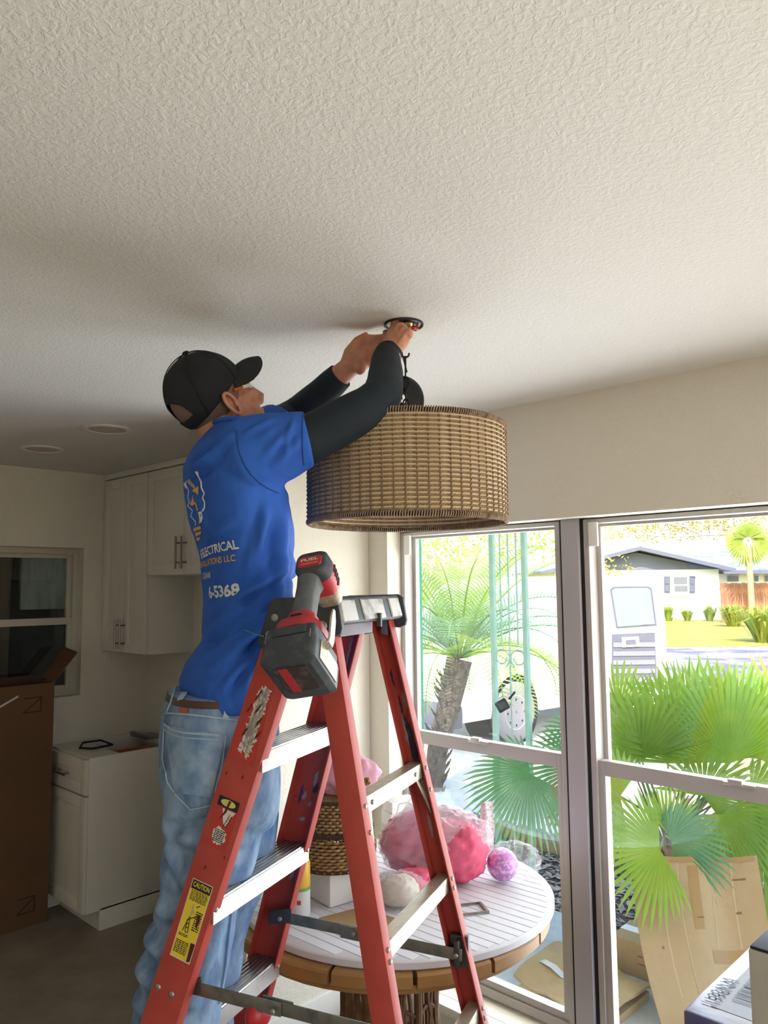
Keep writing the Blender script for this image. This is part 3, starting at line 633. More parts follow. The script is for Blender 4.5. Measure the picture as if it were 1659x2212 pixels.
bat = G().loft([rrect(hbm + dh * (0.034 + 0.002) + fwd_h * 0.008, sx, fwd_h, 0.046, 0.058, 0.18), rrect(hbm + dh * 0.056 + fwd_h * 0.008, sx, fwd_h, 0.047, 0.060, 0.18), rrect(hbm + dh * 0.060 + fwd_h * 0.008, sx, fwd_h, 0.050, 0.063, 0.22), rrect(hbm + dh * 0.104 + fwd_h * 0.008, sx, fwd_h, 0.050, 0.062, 0.22), rrect(hbm + dh * 0.112 + fwd_h * 0.008, sx, fwd_h, 0.040, 0.052, 0.25)]).obj('battery', m_tblk, drl, smooth=True, sharp=35)
G().cbox(hbm + dh * 0.048 - fwd_h * 0.053, sx * 0.032, dh * 0.009, fwd_h * 0.0025).obj('battery_button', m_tblk, bat, bevel=0.002)
for s in (-1, 1): G().cbox(hbm + dh * 0.062 - fwd_h * 0.0565 + sx * (s * 0.041), sx * 0.0012, dh * 0.008, fwd_h * 0.0012).obj('battery_rib', m_tgrip, bat)
G().cbox(hbm + dh * 0.1125 + fwd_h * 0.000, sx * 0.030, fwd_h * 0.036, dh * 0.0012).obj('battery_label', mat('battery_label_dark', '#3c3438', 0.5, var=(60, '#6a5a5c', 0.5, 0.7)), bat)
G().cbox(hbm + dh * 0.1132 + fwd_h * 0.000 - sx * 0.013, sx * 0.008, fwd_h * 0.036, dh * 0.0012).obj('battery_label', m_tred, bat)
G().cbox(hbm + dh * 0.078 + fwd_h * 0.012 + sx * 0.0505, sx * 0.0012, fwd_h * 0.040, dh * 0.018).obj('battery_side_panel', m_tbeige, bat)
cl = hbm + dh * 0.030 + sx * 0.062 - fwd_h * 0.010
G().loft([rrect(cl - dh * 0.045, sx, fwd_h, 0.002, 0.004, 0.5), rrect(cl - dh * 0.025, sx, fwd_h, 0.0022, 0.010, 0.5), rrect(cl + dh * 0.020, sx, fwd_h, 0.0022, 0.010, 0.5), rrect(cl + dh * 0.030 - sx * 0.004, sx, fwd_h, 0.004, 0.010, 0.5), rrect(cl + dh * 0.034 - sx * 0.016, sx, fwd_h, 0.006, 0.010, 0.5)]).obj('belt_clip', m_clip, drl, smooth=True, sharp=50)
# ---------------------------------------------------------------- the man on the ladder
m_skin = mat('skin', '#d99c80', 0.5, var=(30, '#bd7a60', 0.35, 0.75), bump=(160, 0.10, 0.001))
m_shirt = mat('blue_cotton', '#2f68cf', 0.85, var=(7, '#295cbd', 0.35, 0.7), bump=(700, 0.15, 0.0006))
m_sleeve = mat('black_jersey', '#14202b', 0.8, bump=(500, 0.12, 0.0006))
m_capfab = mat('black_cap_cotton', '#181b20', 0.85, var=(12, '#23272d', 0.4, 0.7), bump=(500, 0.15, 0.0006))
m_jean = mat('washed_denim', '#43699a', 0.85, var=(22, '#a3bbd6', 0.28, 0.78, (1, 1, 0.45)), bump=(600, 0.2, 0.0007))
m_jean_d = mat('denim_seam', '#a9bdd2', 0.85, bump=(400, 0.2, 0.0006)); m_jean_p = mat('denim_pocket', '#5f84b0', 0.85, var=(20, '#adc2d8', 0.28, 0.76), bump=(600, 0.2, 0.0007))
m_belt = mat('brown_leather', '#54392f', 0.5); m_hair = mat('short_grey_hair', '#7d6859', 0.8, bump=(300, 0.5, 0.002))
m_boot = mat('boot_leather', '#5a4432', 0.6); m_white_print = mat('white_print', '#e4e6ea', 0.6); m_or_print = mat('orange_print', '#f0b352', 0.6); m_pale_print = mat('pale_print', '#b3a3a0', 0.6)
man = thing('person', L(0, -0.42, 0.4945 + 0.002), 'man in blue T-shirt, black cap and jeans reaching to the ceiling from the ladder', 'person')
TF = rad(25); BF = righth * math.cos(TF) + fwdh * math.sin(TF); BL = fwdh * math.cos(TF) - righth * math.sin(TF)   # facing, own left
def ring(py, xl, xr, dep, wd, n=32, tilt=0.0, tf=TF, sq=2.3):
    """horizontal body section whose outline spans xl..xr across the view"""
    c = at((xl + xr) / 2, py, dep); a = (xr - xl) / 2 / FPX * dep
    d = math.sqrt(max(a * a - (wd * math.sin(tf)) ** 2, 0.0016)) / math.cos(tf)
    f = righth * math.cos(tf) + fwdh * math.sin(tf); l = fwdh * math.cos(tf) - righth * math.sin(tf); out = []
    for k in range(n):
        t = 2 * PI * k / n; ca, sa = math.cos(t), math.sin(t)
        x = math.copysign(abs(ca) ** (2 / sq), ca) * d; y = math.copysign(abs(sa) ** (2 / sq), sa) * wd
        out.append(c + f * x + l * y + UP * (tilt * x))
    return out
ST = [(1522, 392, 599, 1.87, 0.186), (1508, 386, 601, 1.87, 0.187), (1492, 384, 602, 1.87, 0.182), (1470, 382, 603, 1.87, 0.183), (1435, 392, 607, 1.87, 0.180), (1385, 424, 613, 1.87, 0.172), (1300, 433, 636, 1.87, 0.168), (1200, 424, 635, 1.87, 0.172), (1120, 401, 629, 1.87, 0.182),
      (1050, 388, 620, 1.87, 0.190), (1005, 386, 612, 1.87, 0.190), (970, 404, 600, 1.87, 0.165), (940, 436, 585, 1.87, 0.115), (918, 462, 568, 1.87, 0.075)]
shg = G().loft([ring(*s) for s in ST])
sh_r, el_r, wr_r = at(560, 985, 1.74), at(829, 862, 1.78), at(841, 762, 1.945)
hem_r = at(667, 949, 1.74)
shg.tube([at(520, 1005, 1.79), at(560, 982, 1.75), at(605, 965, 1.74), at(645, 953, 1.738), hem_r], [0.098, 0.096, 0.083, 0.070, 0.064], 24)
shg.ball(at(578, 945, 1.77), 0.055, 0.07, 0.048, n=16)
hem_l = at(604, 918, 2.12)
shg.tube([at(505, 1000, 1.97), at(530, 975, 2.02), at(570, 945, 2.07), hem_l], [0.085, 0.088, 0.078, 0.066], 24)
folds = [  # (from px, to px, radius px, depth m)  soft pulled folds on the cloth
    ((420, 1395), (640, 1190), 13, 0.010), ((455, 1440), (640, 1300), 12, 0.009), ((520, 1500), (600, 1330), 11, 0.010), ((560, 1480), (570, 1360), 9, 0.008), ((612, 1060), (600, 1320), 12, 0.009), ((632, 1080), (628, 1290), 9, 0.006),
    ((392, 1018), (470, 985), 12, 0.012), ((440, 1000), (520, 940), 10, 0.006), ((420, 1180), (520, 1120), 11, 0.004), ((530, 1250), (600, 1060), 12, 0.005), ((575, 1000), (650, 920), 9, 0.004), ((600, 1010), (655, 960), 9, 0.004), ((430, 1330), (560, 1260), 12, 0.004), ((470, 1500), (560, 1400), 8, 0.006), ((500, 1300), (640, 1220), 8, 0.005), ((575, 1060), (560, 1230), 8, 0.004), ((398, 1040), (440, 1150), 9, 0.003), ((390, 1450), (520, 1370), 10, 0.006), ((586, 1420), (600, 1300), 8, 0.006), ((530, 950), (600, 910), 7, 0.004), ((620, 1000), (640, 900), 6, 0.003)]
def proj_px(p):
    d = p - EYE; z = d.dot(cfw); return IMW / 2 + FPX * d.dot(cri) / z, IMH / 2 - FPX * d.dot(cup) / z
FW3 = [(at(a[0], a[1], 1.72), at(b[0], b[1], 1.72), r / FPX * 1.72, dp) for a, b, r, dp in folds]
def shirt_deform(p, n):
    s = 0.0
    for a, b, r, dp in FW3:
        ab = b - a; q = p - a; vv = fwdh
        # distance measured across the cloth, ignoring depth
        ab2 = ab - vv * ab.dot(vv); q2 = q - vv * q.dot(vv)
        t = max(0.0, min(1.0, q2.dot(ab2) / ab2.length_squared)); dist = (q2 - ab2 * t).length
        if dist < r * 3: e = math.sin(PI * min(max(t, 0.06), 0.94)); s += 1.7 * dp * e * (math.exp(-(dist / r) ** 2) - 0.45 * math.exp(-((dist - 1.7 * r) / (0.8 * r)) ** 2))
    s += 0.0035 * noise.noise(p * 9.0) + 0.0015 * noise.noise(p * 24.0)
    return p + n * s
shirt = union('t_shirt', shg, m_shirt, man, 0.0055, 5, shirt_deform)
shirt['label'] = 'royal blue cotton T-shirt with printed back'
G().tube(ring(919, 457, 573, 1.87, 0.080, n=40), 0.0065, 8, closed=True).obj('collar', m_shirt, shirt, smooth=True)
# sleeve hem band and shoulder seam
def seam(name, pts, r, m, bvh, parent, n=6, lift=0.0):
    out = []
    for p in pts:
        h = bvh.find_nearest(p); out.append(h[0] + h[1] * lift)
    return G().tube(out, r, n).obj(name, m, parent, smooth=True)
sb = bvh_of(shirt)
m_seam = mat('blue_seam', '#214a98', 0.9)
def ray_pts(pxs, bvh, steps=10):
    """points on the front-most surface below a polyline of view directions"""
    out = []
    for i in range(len(pxs) - 1):
        for k in range(steps):
            t = k / steps; px = pxs[i][0] * (1 - t) + pxs[i + 1][0] * t; py = pxs[i][1] * (1 - t) + pxs[i + 1][1] * t
            d = (at(px, py, 2) - EYE).normalized(); h = bvh.ray_cast(EYE, d)
            if h[0] is not None: out.append(h[0] - d * 0.0006)
    return out
for line in ([(511, 930), (513, 955), (518, 980), (528, 1004), (543, 1026), (562, 1044), (582, 1057), (604, 1066)], [(655, 893), (653, 920), (653, 950), (654, 980), (657, 1008)]):
    p = ray_pts(line, sb)
    if len(p) > 3: G().tube(p, 0.0016, 5).obj('seam', m_seam, shirt, smooth=True)
# print on the back, wrapped round the cloth
def ring_at(z):
    for i in range(len(ST) - 1):
        za = at((ST[i][1] + ST[i][2]) / 2, ST[i][0], ST[i][3]).z; zb = at((ST[i + 1][1] + ST[i + 1][2]) / 2, ST[i + 1][0], ST[i + 1][3]).z
        if za <= z <= zb:
            t = (z - za) / (zb - za); s = [ST[i][k] * (1 - t) + ST[i + 1][k] * t for k in range(5)]; return ring(*s, n=96, sq=2.3)
    return ring(*ST[6], n=96)
_rc = {}
def wrap(s, z):
    """s: distance round the back from the camera-side anchor (positive = to the left in view)"""
    key = round(z, 3)
    if key not in _rc:
        r = ring_at(z); k0 = max(range(len(r)), key=lambda k: (r[k] - r[0]).dot(-BL * 0.94 - BF * 0.34))
        step = 1 if (r[(k0 + 1) % 96] - r[k0]).dot(-BF) > 0 else -1
        _rc[key] = (r, k0, step)
    r, k0, step = _rc[key]
    k = k0; rem = s
    if rem < 0: step = -step; rem = -rem
    while True:
        a, b = r[k], r[(k + step) % 96]; dl = (b - a).length
        if rem <= dl: p = a + (b - a) * (rem / dl); break
        rem -= dl; k = (k + step) % 96
    h = sb.find_nearest(p); return h[0] + h[1] * 0.0014
def print_text(txt, px_r, py, cap_px, width, m, slope=0.10, bold=0.01):
    """right end of the line at pixel (px_r, py); runs left round the back"""
    vs, fs = text_polys(txt, bold); xs = [a for a, b in vs]; ys = [b for a, b in vs]; W_ = max(xs) - min(xs); H_ = max(ys) - min(ys)
    z0 = at(px_r, py, 1.72).z; hgt = cap_px / FPX * 1.72
    # anchor arc position of the right end
    best = min([i * 0.004 - 0.10 for i in range(60)], key=lambda s: abs(proj_px(wrap(s, z0))[0] - px_r))
    g = G().add([wrap(best + width * (max(xs) - a) / W_, z0 + hgt * (b - min(ys)) / H_ - slope * width * (max(xs) - a) / W_) for a, b in vs], fs)
    g.obj('printed_text', m, shirt)
print_text('E ELECTRICAL', 516, 1186, 20, 0.175, m_white_print, 0.10, 0.025)
print_text('INSTALLATIONS LLC', 509, 1212, 14, 0.185, m_or_print, 0.07, 0.012)
print_text('S DAWI', 447, 1249, 15, 0.060, m_white_print, 0.02, 0.012)
print_text('6-5368', 510, 1288, 28, 0.125, m_white_print, 0.05, 0.035)
def surf_poly(name, pts, m, o=0.0010):
    g = G(); out = []
    for px, py in pts:
        d = (at(px, py, 2) - EYE).normalized(); h = sb.ray_cast(EYE, d)
        if h[0] is None: h = sb.find_nearest(at(px, py, 1.78))
        out.append(h[0] + h[1] * o)
    g.add(out, [list(range(len(out)))]); return g.obj(name, m, shirt)
def Z3(x, y): return 370 + x / 6.505, 980 + y / 6.505
def surf_line(name, pts, r, m):
    out = ray_pts([Z3(*p) for p in pts], sb, 5)
    if len(out) > 2: G().tube(out, r, 6).obj(name, m, shirt, smooth=True)
surf_line('logo_line', [(355, 265), (420, 400), (425, 480), (465, 560), (440, 620), (470, 680), (465, 760), (430, 820)], 0.0020, m_white_print)
surf_line('logo_line', [(205, 410), (245, 520), (235, 620), (255, 680), (230, 730), (300, 800), (275, 880), (345, 960), (335, 1025)], 0.0016, m_white_print)
surf_poly('logo_shape', [Z3(*p) for p in ((330, 240), (380, 245), (395, 330), (360, 300))], m_white_print, 0.0016)
surf_poly('logo_shape', [Z3(*p) for p in ((180, 430), (215, 385), (235, 490), (215, 490))], m_white_print, 0.0016)
surf_poly('logo_shape', [Z3(*p) for p in ((385, 820), (430, 810), (450, 900), (435, 960), (395, 985), (405, 920))], m_white_print, 0.0016)
surf_poly('logo_shape', [Z3(*p) for p in ((215, 385), (262, 350), (350, 460), (330, 500))], m_pale_print, 0.0014)
for q in (((310, 510), (390, 450), (388, 570), (298, 640)), ((298, 640), (388, 570), (355, 690), (300, 735), (272, 710)), ((335, 690), (356, 690), (385, 800), (372, 805))): surf_poly('logo_shape', [Z3(*p) for p in q], m_or_print, 0.0015)
for q in (((318, 1045), (418, 1015), (425, 1060), (322, 1095)), ((340, 1115), (430, 1085), (420, 1130), (350, 1165)), ((360, 1180), (410, 1168), (408, 1212), (370, 1228))): surf_poly('logo_shape', [Z3(*p) for p in q], m_or_print, 0.0015)

# jeans
jg = G().loft([ring(*s) for s in ((1490, 362, 592, 1.87, 0.170), (1530, 352, 598, 1.87, 0.176), (1600, 345, 602, 1.87, 0.182), (1680, 346, 603, 1.87, 0.182), (1740, 362, 600, 1.88, 0.170), (1775, 388, 590, 1.89, 0.135))])
ank_r, ank_l = L(-0.095, vfr(0.62) - 0.075, 0.585), L(0.085, vfr(0.62) - 0.075, 0.585)
jg.tube([at(452, 1640, 1.82), at(466, 1740, 1.82), at(458, 1830, 1.815), at(440, 1900, 1.81), at(425, 1970, 1.81), at(402, 2070, 1.805), at(385, 2180, 1.80), ank_r.lerp(at(385, 2180, 1.80), 0.4), ank_r], [(0.118, 0.105), (0.116, 0.105), (0.108, 0.10), (0.098, 0.094), (0.091, 0.088), (0.096, 0.090), (0.096, 0.088), 0.080, 0.074], 26, flat=fwdh)
jg.tube([at(500, 1650, 1.98), at(512, 1760, 1.97), at(505, 1850, 1.98), at(482, 1930, 1.985), at(452, 2020, 1.985), at(446, 2080, 1.985), at(428, 2180, 1.985), ank_l.lerp(at(428, 2180, 1.985), 0.4), ank_l], [(0.108, 0.10), (0.105, 0.10), (0.100, 0.095), (0.090, 0.090), (0.084, 0.085), (0.086, 0.085), 0.085, 0.078, 0.074], 26, flat=fwdh)
jf = [((372, 1790), (470, 1760), 14, -0.010), ((350, 1960), (430, 2000), 16, 0.009), ((312, 2045), (400, 2060), 14, 0.008), ((330, 1990), (450, 1930), 14, 0.006), ((300, 2110), (400, 2130), 16, 0.008), ((400, 1800), (500, 1860), 16, 0.006), ((420, 1860), (390, 2050), 13, 0.006), ((470, 2000), (420, 2160), 14, 0.007), ((360, 1840), (400, 1900), 12, 0.006), ((290, 2180), (380, 2190), 12, 0.007)]
JF3 = [(at(a[0], a[1], 1.74), at(b[0], b[1], 1.74), r / FPX * 1.74, dp) for a, b, r, dp in jf]
def jean_deform(p, n):
    s = 0.0
    for a, b, r, dp in JF3:
        ab = b - a; q = p - a; ab2 = ab - fwdh * ab.dot(fwdh); q2 = q - fwdh * q.dot(fwdh)
        t = max(0.0, min(1.0, q2.dot(ab2) / ab2.length_squared)); dist = (q2 - ab2 * t).length
        if dist < r * 3: s += 1.5 * dp * (math.exp(-(dist / r) ** 2) - 0.4 * math.exp(-((dist - 1.7 * r) / (0.8 * r)) ** 2))
    low = max(0.0, min(1.0, (1.30 - p.z) / 0.3))
    s += 0.003 * noise.noise(p * 8.0) + low * 0.006 * noise.noise(p * 14.0)
    return p + n * s
jeans = union('jeans', jg, m_jean, man, 0.007, 5, jean_deform); jeans['label'] = 'faded blue denim jeans'
jb = bvh_of(jeans)
def jpoly_pts(pxs, o, res=8):
    out = []
    for px, py in pxs:
        d = (at(px, py, 2) - EYE).normalized(); h = jb.ray_cast(EYE, d)
        if h[0] is None: h = jb.find_nearest(at(px, py, 1.75))
        out.append(h[0] + h[1] * o)
    return out
def patch(name, tl, tr, br, bl, m, o, parent, nu=10, nv=12):
    rows = []
    for j in range(nv + 1):
        t = j / nv; a = (tl[0] * (1 - t) + bl[0] * t, tl[1] * (1 - t) + bl[1] * t); b = (tr[0] * (1 - t) + br[0] * t, tr[1] * (1 - t) + br[1] * t)
        rows.append(jpoly_pts([(a[0] * (1 - k / nu) + b[0] * k / nu, a[1] * (1 - k / nu) + b[1] * k / nu) for k in range(nu + 1)], o))
    return G().sheet(rows).obj(name, m, parent, smooth=True, sharp=0)
pk = patch('back_pocket', (357, 1566), (487, 1588), (458, 1722), (378, 1712), m_jean_p, 0.0024, jeans)
def jline(name, pts, r, m, parent, o=0.0028):
    out = []
    for i in range(len(pts) - 1):
        for k in range(8):
            t = k / 8; out += jpoly_pts([(pts[i][0] * (1 - t) + pts[i + 1][0] * t, pts[i][1] * (1 - t) + pts[i + 1][1] * t)], o)
    return G().tube(out, r, 5).obj(name, m, parent, smooth=True)
jline('pocket_hem', [(357, 1564), (372, 1576), (400, 1583), (487, 1588)], 0.0026, m_jean_d, pk)
jline('pocket_hem', [(358, 1576), (374, 1588), (402, 1594), (484, 1598)], 0.0018, m_jean_d, pk)
for ln in ([(487, 1588), (481, 1650), (462, 1720)], [(357, 1566), (353, 1640), (364, 1690), (380, 1714)], [(380, 1714), (412, 1748), (458, 1740), (466, 1722)]): jline('pocket_seam', ln, 0.0016, m_jean_d, pk)
jline('waistband_seam', [(362, 1541), (400, 1543), (450, 1548), (520, 1556)], 0.0024, m_jean_d, jeans)
jline('waistband_seam', [(380, 1484), (372, 1515), (362, 1541)], 0.0022, m_jean_d, jeans)
for a, b in (((399, 1500), (393, 1514)), ((493, 1524), (487, 1551))): patch('belt_loop', (a[0] - 6, a[1]), (a[0] + 6, a[1]), (b[0] + 6, b[1]), (b[0] - 6, b[1]), m_jean_d, 0.006, jeans, 3, 4)
patch('back_tab', (389, 1530), (408, 1532), (407, 1542), (388, 1540), mat('orange_tab', '#b4583c', 0.6), 0.004, jeans, 4, 3)
jline('leg_seam', [(500, 1960), (492, 2020), (486, 2080), (470, 2180)], 0.002, m_jean, jeans)
bel = [ring(1494 + k * 7, 360 - k * 1.6, 594 + k, 1.87, 0.173) for k in range(3)]
G().loft(bel).obj('belt', m_belt, man, smooth=True, sharp=50)

# head: skull, face, jaw, nose, ears; neck, shoulders, arms and hands in one skin
TH_, TP = rad(34), rad(30)
hf0 = righth * math.cos(TH_) + fwdh * math.sin(TH_)
HX = hf0 * math.cos(TP) + UP * math.sin(TP); HZ = UP * math.cos(TP) - hf0 * math.sin(TP); HY = HZ.cross(HX)
HC = at(463, 862, 1.88)
def Hd(x, y, z): return HC + HX * x + HY * y + HZ * z
AX = (HX, HY, HZ)
bg = G()
bg.ball(Hd(-0.010, 0, 0.020), 0.096, 0.076, 0.092, AX, 24, 16)
bg.ball(Hd(0.045, 0, -0.035), 0.056, 0.060, 0.070, AX, 20, 14)
bg.loft([[Hd(x + rx * math.cos(t), ry * math.sin(t), z) for t in [2 * PI * k / 20 for k in range(20)]] for x, z, rx, ry in ((0.040, -0.02, 0.055, 0.064), (0.042, -0.055, 0.056, 0.060), (0.046, -0.085, 0.054, 0.052), (0.055, -0.108, 0.045, 0.040), (0.064, -0.122, 0.032, 0.026))])
bg.ball(Hd(0.086, 0, -0.112), 0.018, 0.020, 0.014, AX, 12, 8)
bg.tube([Hd(0.092, 0, 0.004), Hd(0.106, 0, -0.020), Hd(0.119, 0, -0.042), Hd(0.112, 0, -0.052), Hd(0.096, 0, -0.054)], [0.008, 0.010, 0.0125, 0.011, 0.008], 12)
for s in (-1, 1):
    bg.ball(Hd(0.104, s * 0.013, -0.047), 0.011, 0.008, 0.009, AX, 10, 8)
    bg.ball(Hd(0.070, s * 0.040, -0.030), 0.024, 0.022, 0.020, AX, 12, 8)
    bg.ball(Hd(0.012, s * 0.048, -0.075), 0.030, 0.016, 0.032, AX, 12, 8)
bg.ball(Hd(0.088, 0, 0.006), 0.013, 0.050, 0.011, AX, 16, 8)
bg.ball(Hd(0.098, 0, -0.074), 0.010, 0.022, 0.0065, AX, 14, 8); bg.ball(Hd(0.096, 0, -0.085), 0.010, 0.020, 0.0065, AX, 14, 8)
nb = at(508, 985, 1.87)
bg.tube([Hd(-0.020, 0, -0.020), Hd(-0.020, 0, -0.075), at(494, 950, 1.87), nb, at(508, 1040, 1.87)], [0.058, 0.058, 0.060, 0.072, 0.085], 22)
bg.tube([at(508, 1015, 1.88), at(530, 1200, 1.87), at(520, 1400, 1.87), at(475, 1600, 1.87)], [0.085, 0.070, 0.065, 0.075], 20)
for hip, kn, an in ((at(455, 1620, 1.82), at(405, 2060, 1.805), ank_r), (at(500, 1620, 1.95), at(450, 2040, 1.985), ank_l)):
    bg.tube([at(475, 1590, 1.87), hip, kn, kn.lerp(an, 0.35), an, an - UP * 0.055], [0.075, 0.062, 0.052, 0.050, 0.040, 0.038], 16)
# arms: shoulder - elbow - wrist
el_l, wr_l = at(640, 896, 2.16), at(750, 797, 2.06)
bg.tube([at(530, 990, 1.80), sh_r, hem_r, el_r.lerp(hem_r, 0.15), el_r], [0.06, 0.058, 0.050, 0.044, 0.042], 18)
bg.tube([el_r, el_r.lerp(wr_r, 0.3), el_r.lerp(wr_r, 0.75), wr_r], [0.042, 0.043, 0.034, 0.029], 18)
bg.tube([at(520, 1000, 1.96), at(560, 955, 2.05), hem_l, el_l], [0.055, 0.044, 0.040, 0.038], 18)
bg.tube([el_l, el_l.lerp(wr_l, 0.3), el_l.lerp(wr_l, 0.8), wr_l], [0.042, 0.042, 0.032, 0.029], 18)
# right hand: back of the hand to the viewer, fingers closed on the wires in the box
def palm(g, wr, kn, acr, th, w0, w1):
    d = (kn - wr).normalized(); nn = d.cross(acr).normalized(); a = acr.normalized(); N = 16; rr_ = []
    for t, w, h in ((0.0, w0, 0.024), (0.25, w0 * 1.08, 0.024), (0.6, w1 * 0.98, 0.021), (0.9, w1, 0.017), (1.04, w1 * 0.93, 0.012)):
        c = wr.lerp(kn, t); rr_.append([c + a * (w * math.copysign(abs(math.cos(q)) ** 0.8, math.cos(q))) + nn * (h * math.copysign(abs(math.sin(q)) ** 0.8, math.sin(q))) for q in [2 * PI * k / N for k in range(N)]])
    g.loft(rr_)
BOX = onz(872, 700, CEIL)
kr = at(868, 712, 1.950)                               # knuckle row centre
ar = (at(884, 735, 1.925) - at(838, 702, 1.975)); ar.normalize()
palm(bg, wr_r, kr, ar, 0.02, 0.027, 0.040)
fing_r = []
for i, (k, ln) in enumerate(((-0.030, 0.92), (-0.010, 1.0), (0.011, 0.96), (0.030, 0.80))):
    p0 = kr + ar * k; tgt = BOX + righth * (0.010 * (i - 1.5)) + UP * -0.022
    p1 = p0 + fwdh * 0.034 * ln + UP * 0.020 * ln; p2 = p1 + fwdh * 0.014 + UP * 0.018 + (tgt - p1) * 0.15; p3 = p2 + (tgt - p2).normalized() * 0.022 * ln
    fing_r.append((p0 - (p1 - p0) * 0.3, p0, p1, p2, p3))
    bg.tube([p0 - (p1 - p0) * 0.45, p0, p0.lerp(p1, 0.55), p1, p1.lerp(p2, 0.5), p2, p3], [0.010, 0.0105, 0.0092, 0.0096, 0.0085, 0.0086, 0.0068], 10)
t0 = wr_r.lerp(kr, 0.35) - ar * 0.030; bg.tube([wr_r.lerp(kr, 0.15) - ar * 0.016, t0 + fwdh * 0.010, t0 + fwdh * 0.026 + UP * 0.024 - ar * 0.006, BOX - UP * 0.022 - righth * 0.014 - fwdh * 0.004], [0.014, 0.0135, 0.0115, 0.0085], 10)
for k in (-0.031, -0.010, 0.011, 0.031): bg.ball(kr + ar * k - fwdh * 0.008 + UP * 0.002, 0.0115, 0.0115, 0.012, n=12, m=8)
# tendons on the back of the hand
for k in (-0.020, 0.002, 0.024): bg.tube([wr_r.lerp(kr, 0.35) + ar * k * 0.6 - fwdh * 0.017, kr + ar * k - fwdh * 0.0165], [0.004, 0.006], 8)
# left hand: palm side to the viewer, thumb up against the right wrist
kl = at(812, 748, 2.020); al = (at(800, 728, 2.03) - at(822, 772, 2.005)).normalized()
palm(bg, wr_l, kl, al, 0.02, 0.028, 0.040)
for i, (k, ln) in enumerate(((0.030, 0.92), (0.010, 1.0), (-0.011, 0.95), (-0.030, 0.78))):
    p0 = kl + al * k; d = (BOX - UP * 0.03 - p0).normalized(); p1 = p0 + d * 0.030 * ln + righth * 0.006; p2 = p1 + d * 0.022 * ln - fwdh * 0.010; p3 = p2 + d * 0.014 - fwdh * 0.012
    bg.tube([p0 - d * 0.02, p0, p0.lerp(p1, 0.55), p1, p2, p3], [0.010, 0.0105, 0.0092, 0.0094, 0.0085, 0.0068], 10)
dl_ = (kl - wr_l).normalized(); tb = wr_l.lerp(kl, 0.28) + al * 0.034
bg.tube([wr_l.lerp(kl, 0.02) + al * 0.012, tb - fwdh * 0.012, tb + dl_ * 0.034 - fwdh * 0.020 + al * 0.012, tb + dl_ * 0.066 - fwdh * 0.018 + al * 0.008], [0.019, 0.0185, 0.0130, 0.0088], 14)
bg.ball(wr_l.lerp(kl, 0.34) - al * 0.024 - fwdh * 0.013, 0.019, 0.017, 0.026, (dl_, fwdh, al), 14, 10)
bg.ball(wr_l.lerp(kl, 0.34) + al * 0.012 - fwdh * 0.016, 0.024, 0.015, 0.015, (dl_, fwdh, al), 14, 10)
body = union('body', bg, m_skin, man, 0.0034, 2)
# ears, eyes, glasses, hair
for s in (-1, 1):
    ec = Hd(-0.004, s * 0.077, -0.030); N = 18
    g = G(); rings = []
    rim = []
    for k in range(N):
        t = 2 * PI * k / N; rx, rz = 0.0155 + 0.002 * math.sin(t), 0.029; q = ec + HX * (rx * math.cos(t) - 0.006 * math.sin(t)) + HZ * (rz * math.sin(t)) + HY * (s * (0.010 - 0.008 * math.cos(t))); rim.append(q)
    g.tube(rim, 0.0046, 8, closed=True)
    g.loft([[p * 0.92 + ec * 0.08 for p in rim], [p * 0.45 + (ec - HY * (s * 0.006)) * 0.55 for p in rim], [p * 0.1 + (ec - HY * (s * 0.010)) * 0.9 for p in rim]])
    g.tube([ec + HX * 0.012 + HZ * 0.004 + HY * (s * 0.004), ec + HX * 0.013 - HZ * 0.010 + HY * (s * 0.006)], [0.005, 0.006], 8)
    g.ball(ec - HZ * 0.030 + HX * 0.006 + HY * (s * 0.004), 0.009, 0.005, 0.010, AX, 10, 8)
    er = g.obj('ear', m_skin, man, smooth=True, sharp=0)
    G().ball(ec + HX * 0.004 - HZ * 0.006 + HY * (s * 0.002), 0.005, 0.003, 0.009, AX, 10, 6).obj('ear_canal', mat('ear_shadow', '#4a2820', 0.8), er, smooth=True)
    e = G().ball(Hd(0.082, s * 0.031, -0.012), 0.0115, 0.0115, 0.0115, AX, 14, 10).obj('eye', mat('eye_white', '#d9d3cb', 0.3), man, smooth=True)
    G().ball(Hd(0.0905, s * 0.031, -0.012), 0.0038, 0.005, 0.005, AX, 10, 8).obj('iris', mat('iris_brown', '#2c1c14', 0.3), e, smooth=True)
    G().tube([Hd(0.094, s * 0.012, 0.008), Hd(0.095, s * 0.032, 0.011), Hd(0.084, s * 0.052, 0.006)], [0.003, 0.0035, 0.002], 6).obj('eyebrow', m_hair, man, smooth=True)
sg = G().tube([Hd(0.020, -0.078, -0.003), Hd(0.045, -0.0755, -0.004)], 0.0042, 8, flat=HZ).obj('glasses_temple', mat('orange_temple', '#d5602f', 0.4), man, smooth=True); sg['label'] = 'orange and clear temple of safety glasses'
G().tube([Hd(0.045, -0.0765, -0.004), Hd(0.070, -0.072, -0.007)], 0.0046, 8, flat=HZ).obj('glasses_temple_tip', mat('pale_temple', '#e2dccb', 0.35), man, smooth=True)
lens = [[Hd(0.085 + 0.022 * math.cos(a) , -0.068 * math.sin(a) * s, z) for a in [PI / 2 * k / 8 for k in range(1, 9)]] for z in (-0.035, 0.010) for s in (1,)]
G().sheet([[Hd(0.108 - 0.030 * (y / 0.066) ** 2, y, z) for y in [-0.066 + 0.132 * k / 12 for k in range(13)]] for z in (-0.030, 0.008)]).obj('glasses_lens', glass('clear_lens', (0.98, 0.98, 0.97), 0.07), man, smooth=True, sharp=0)
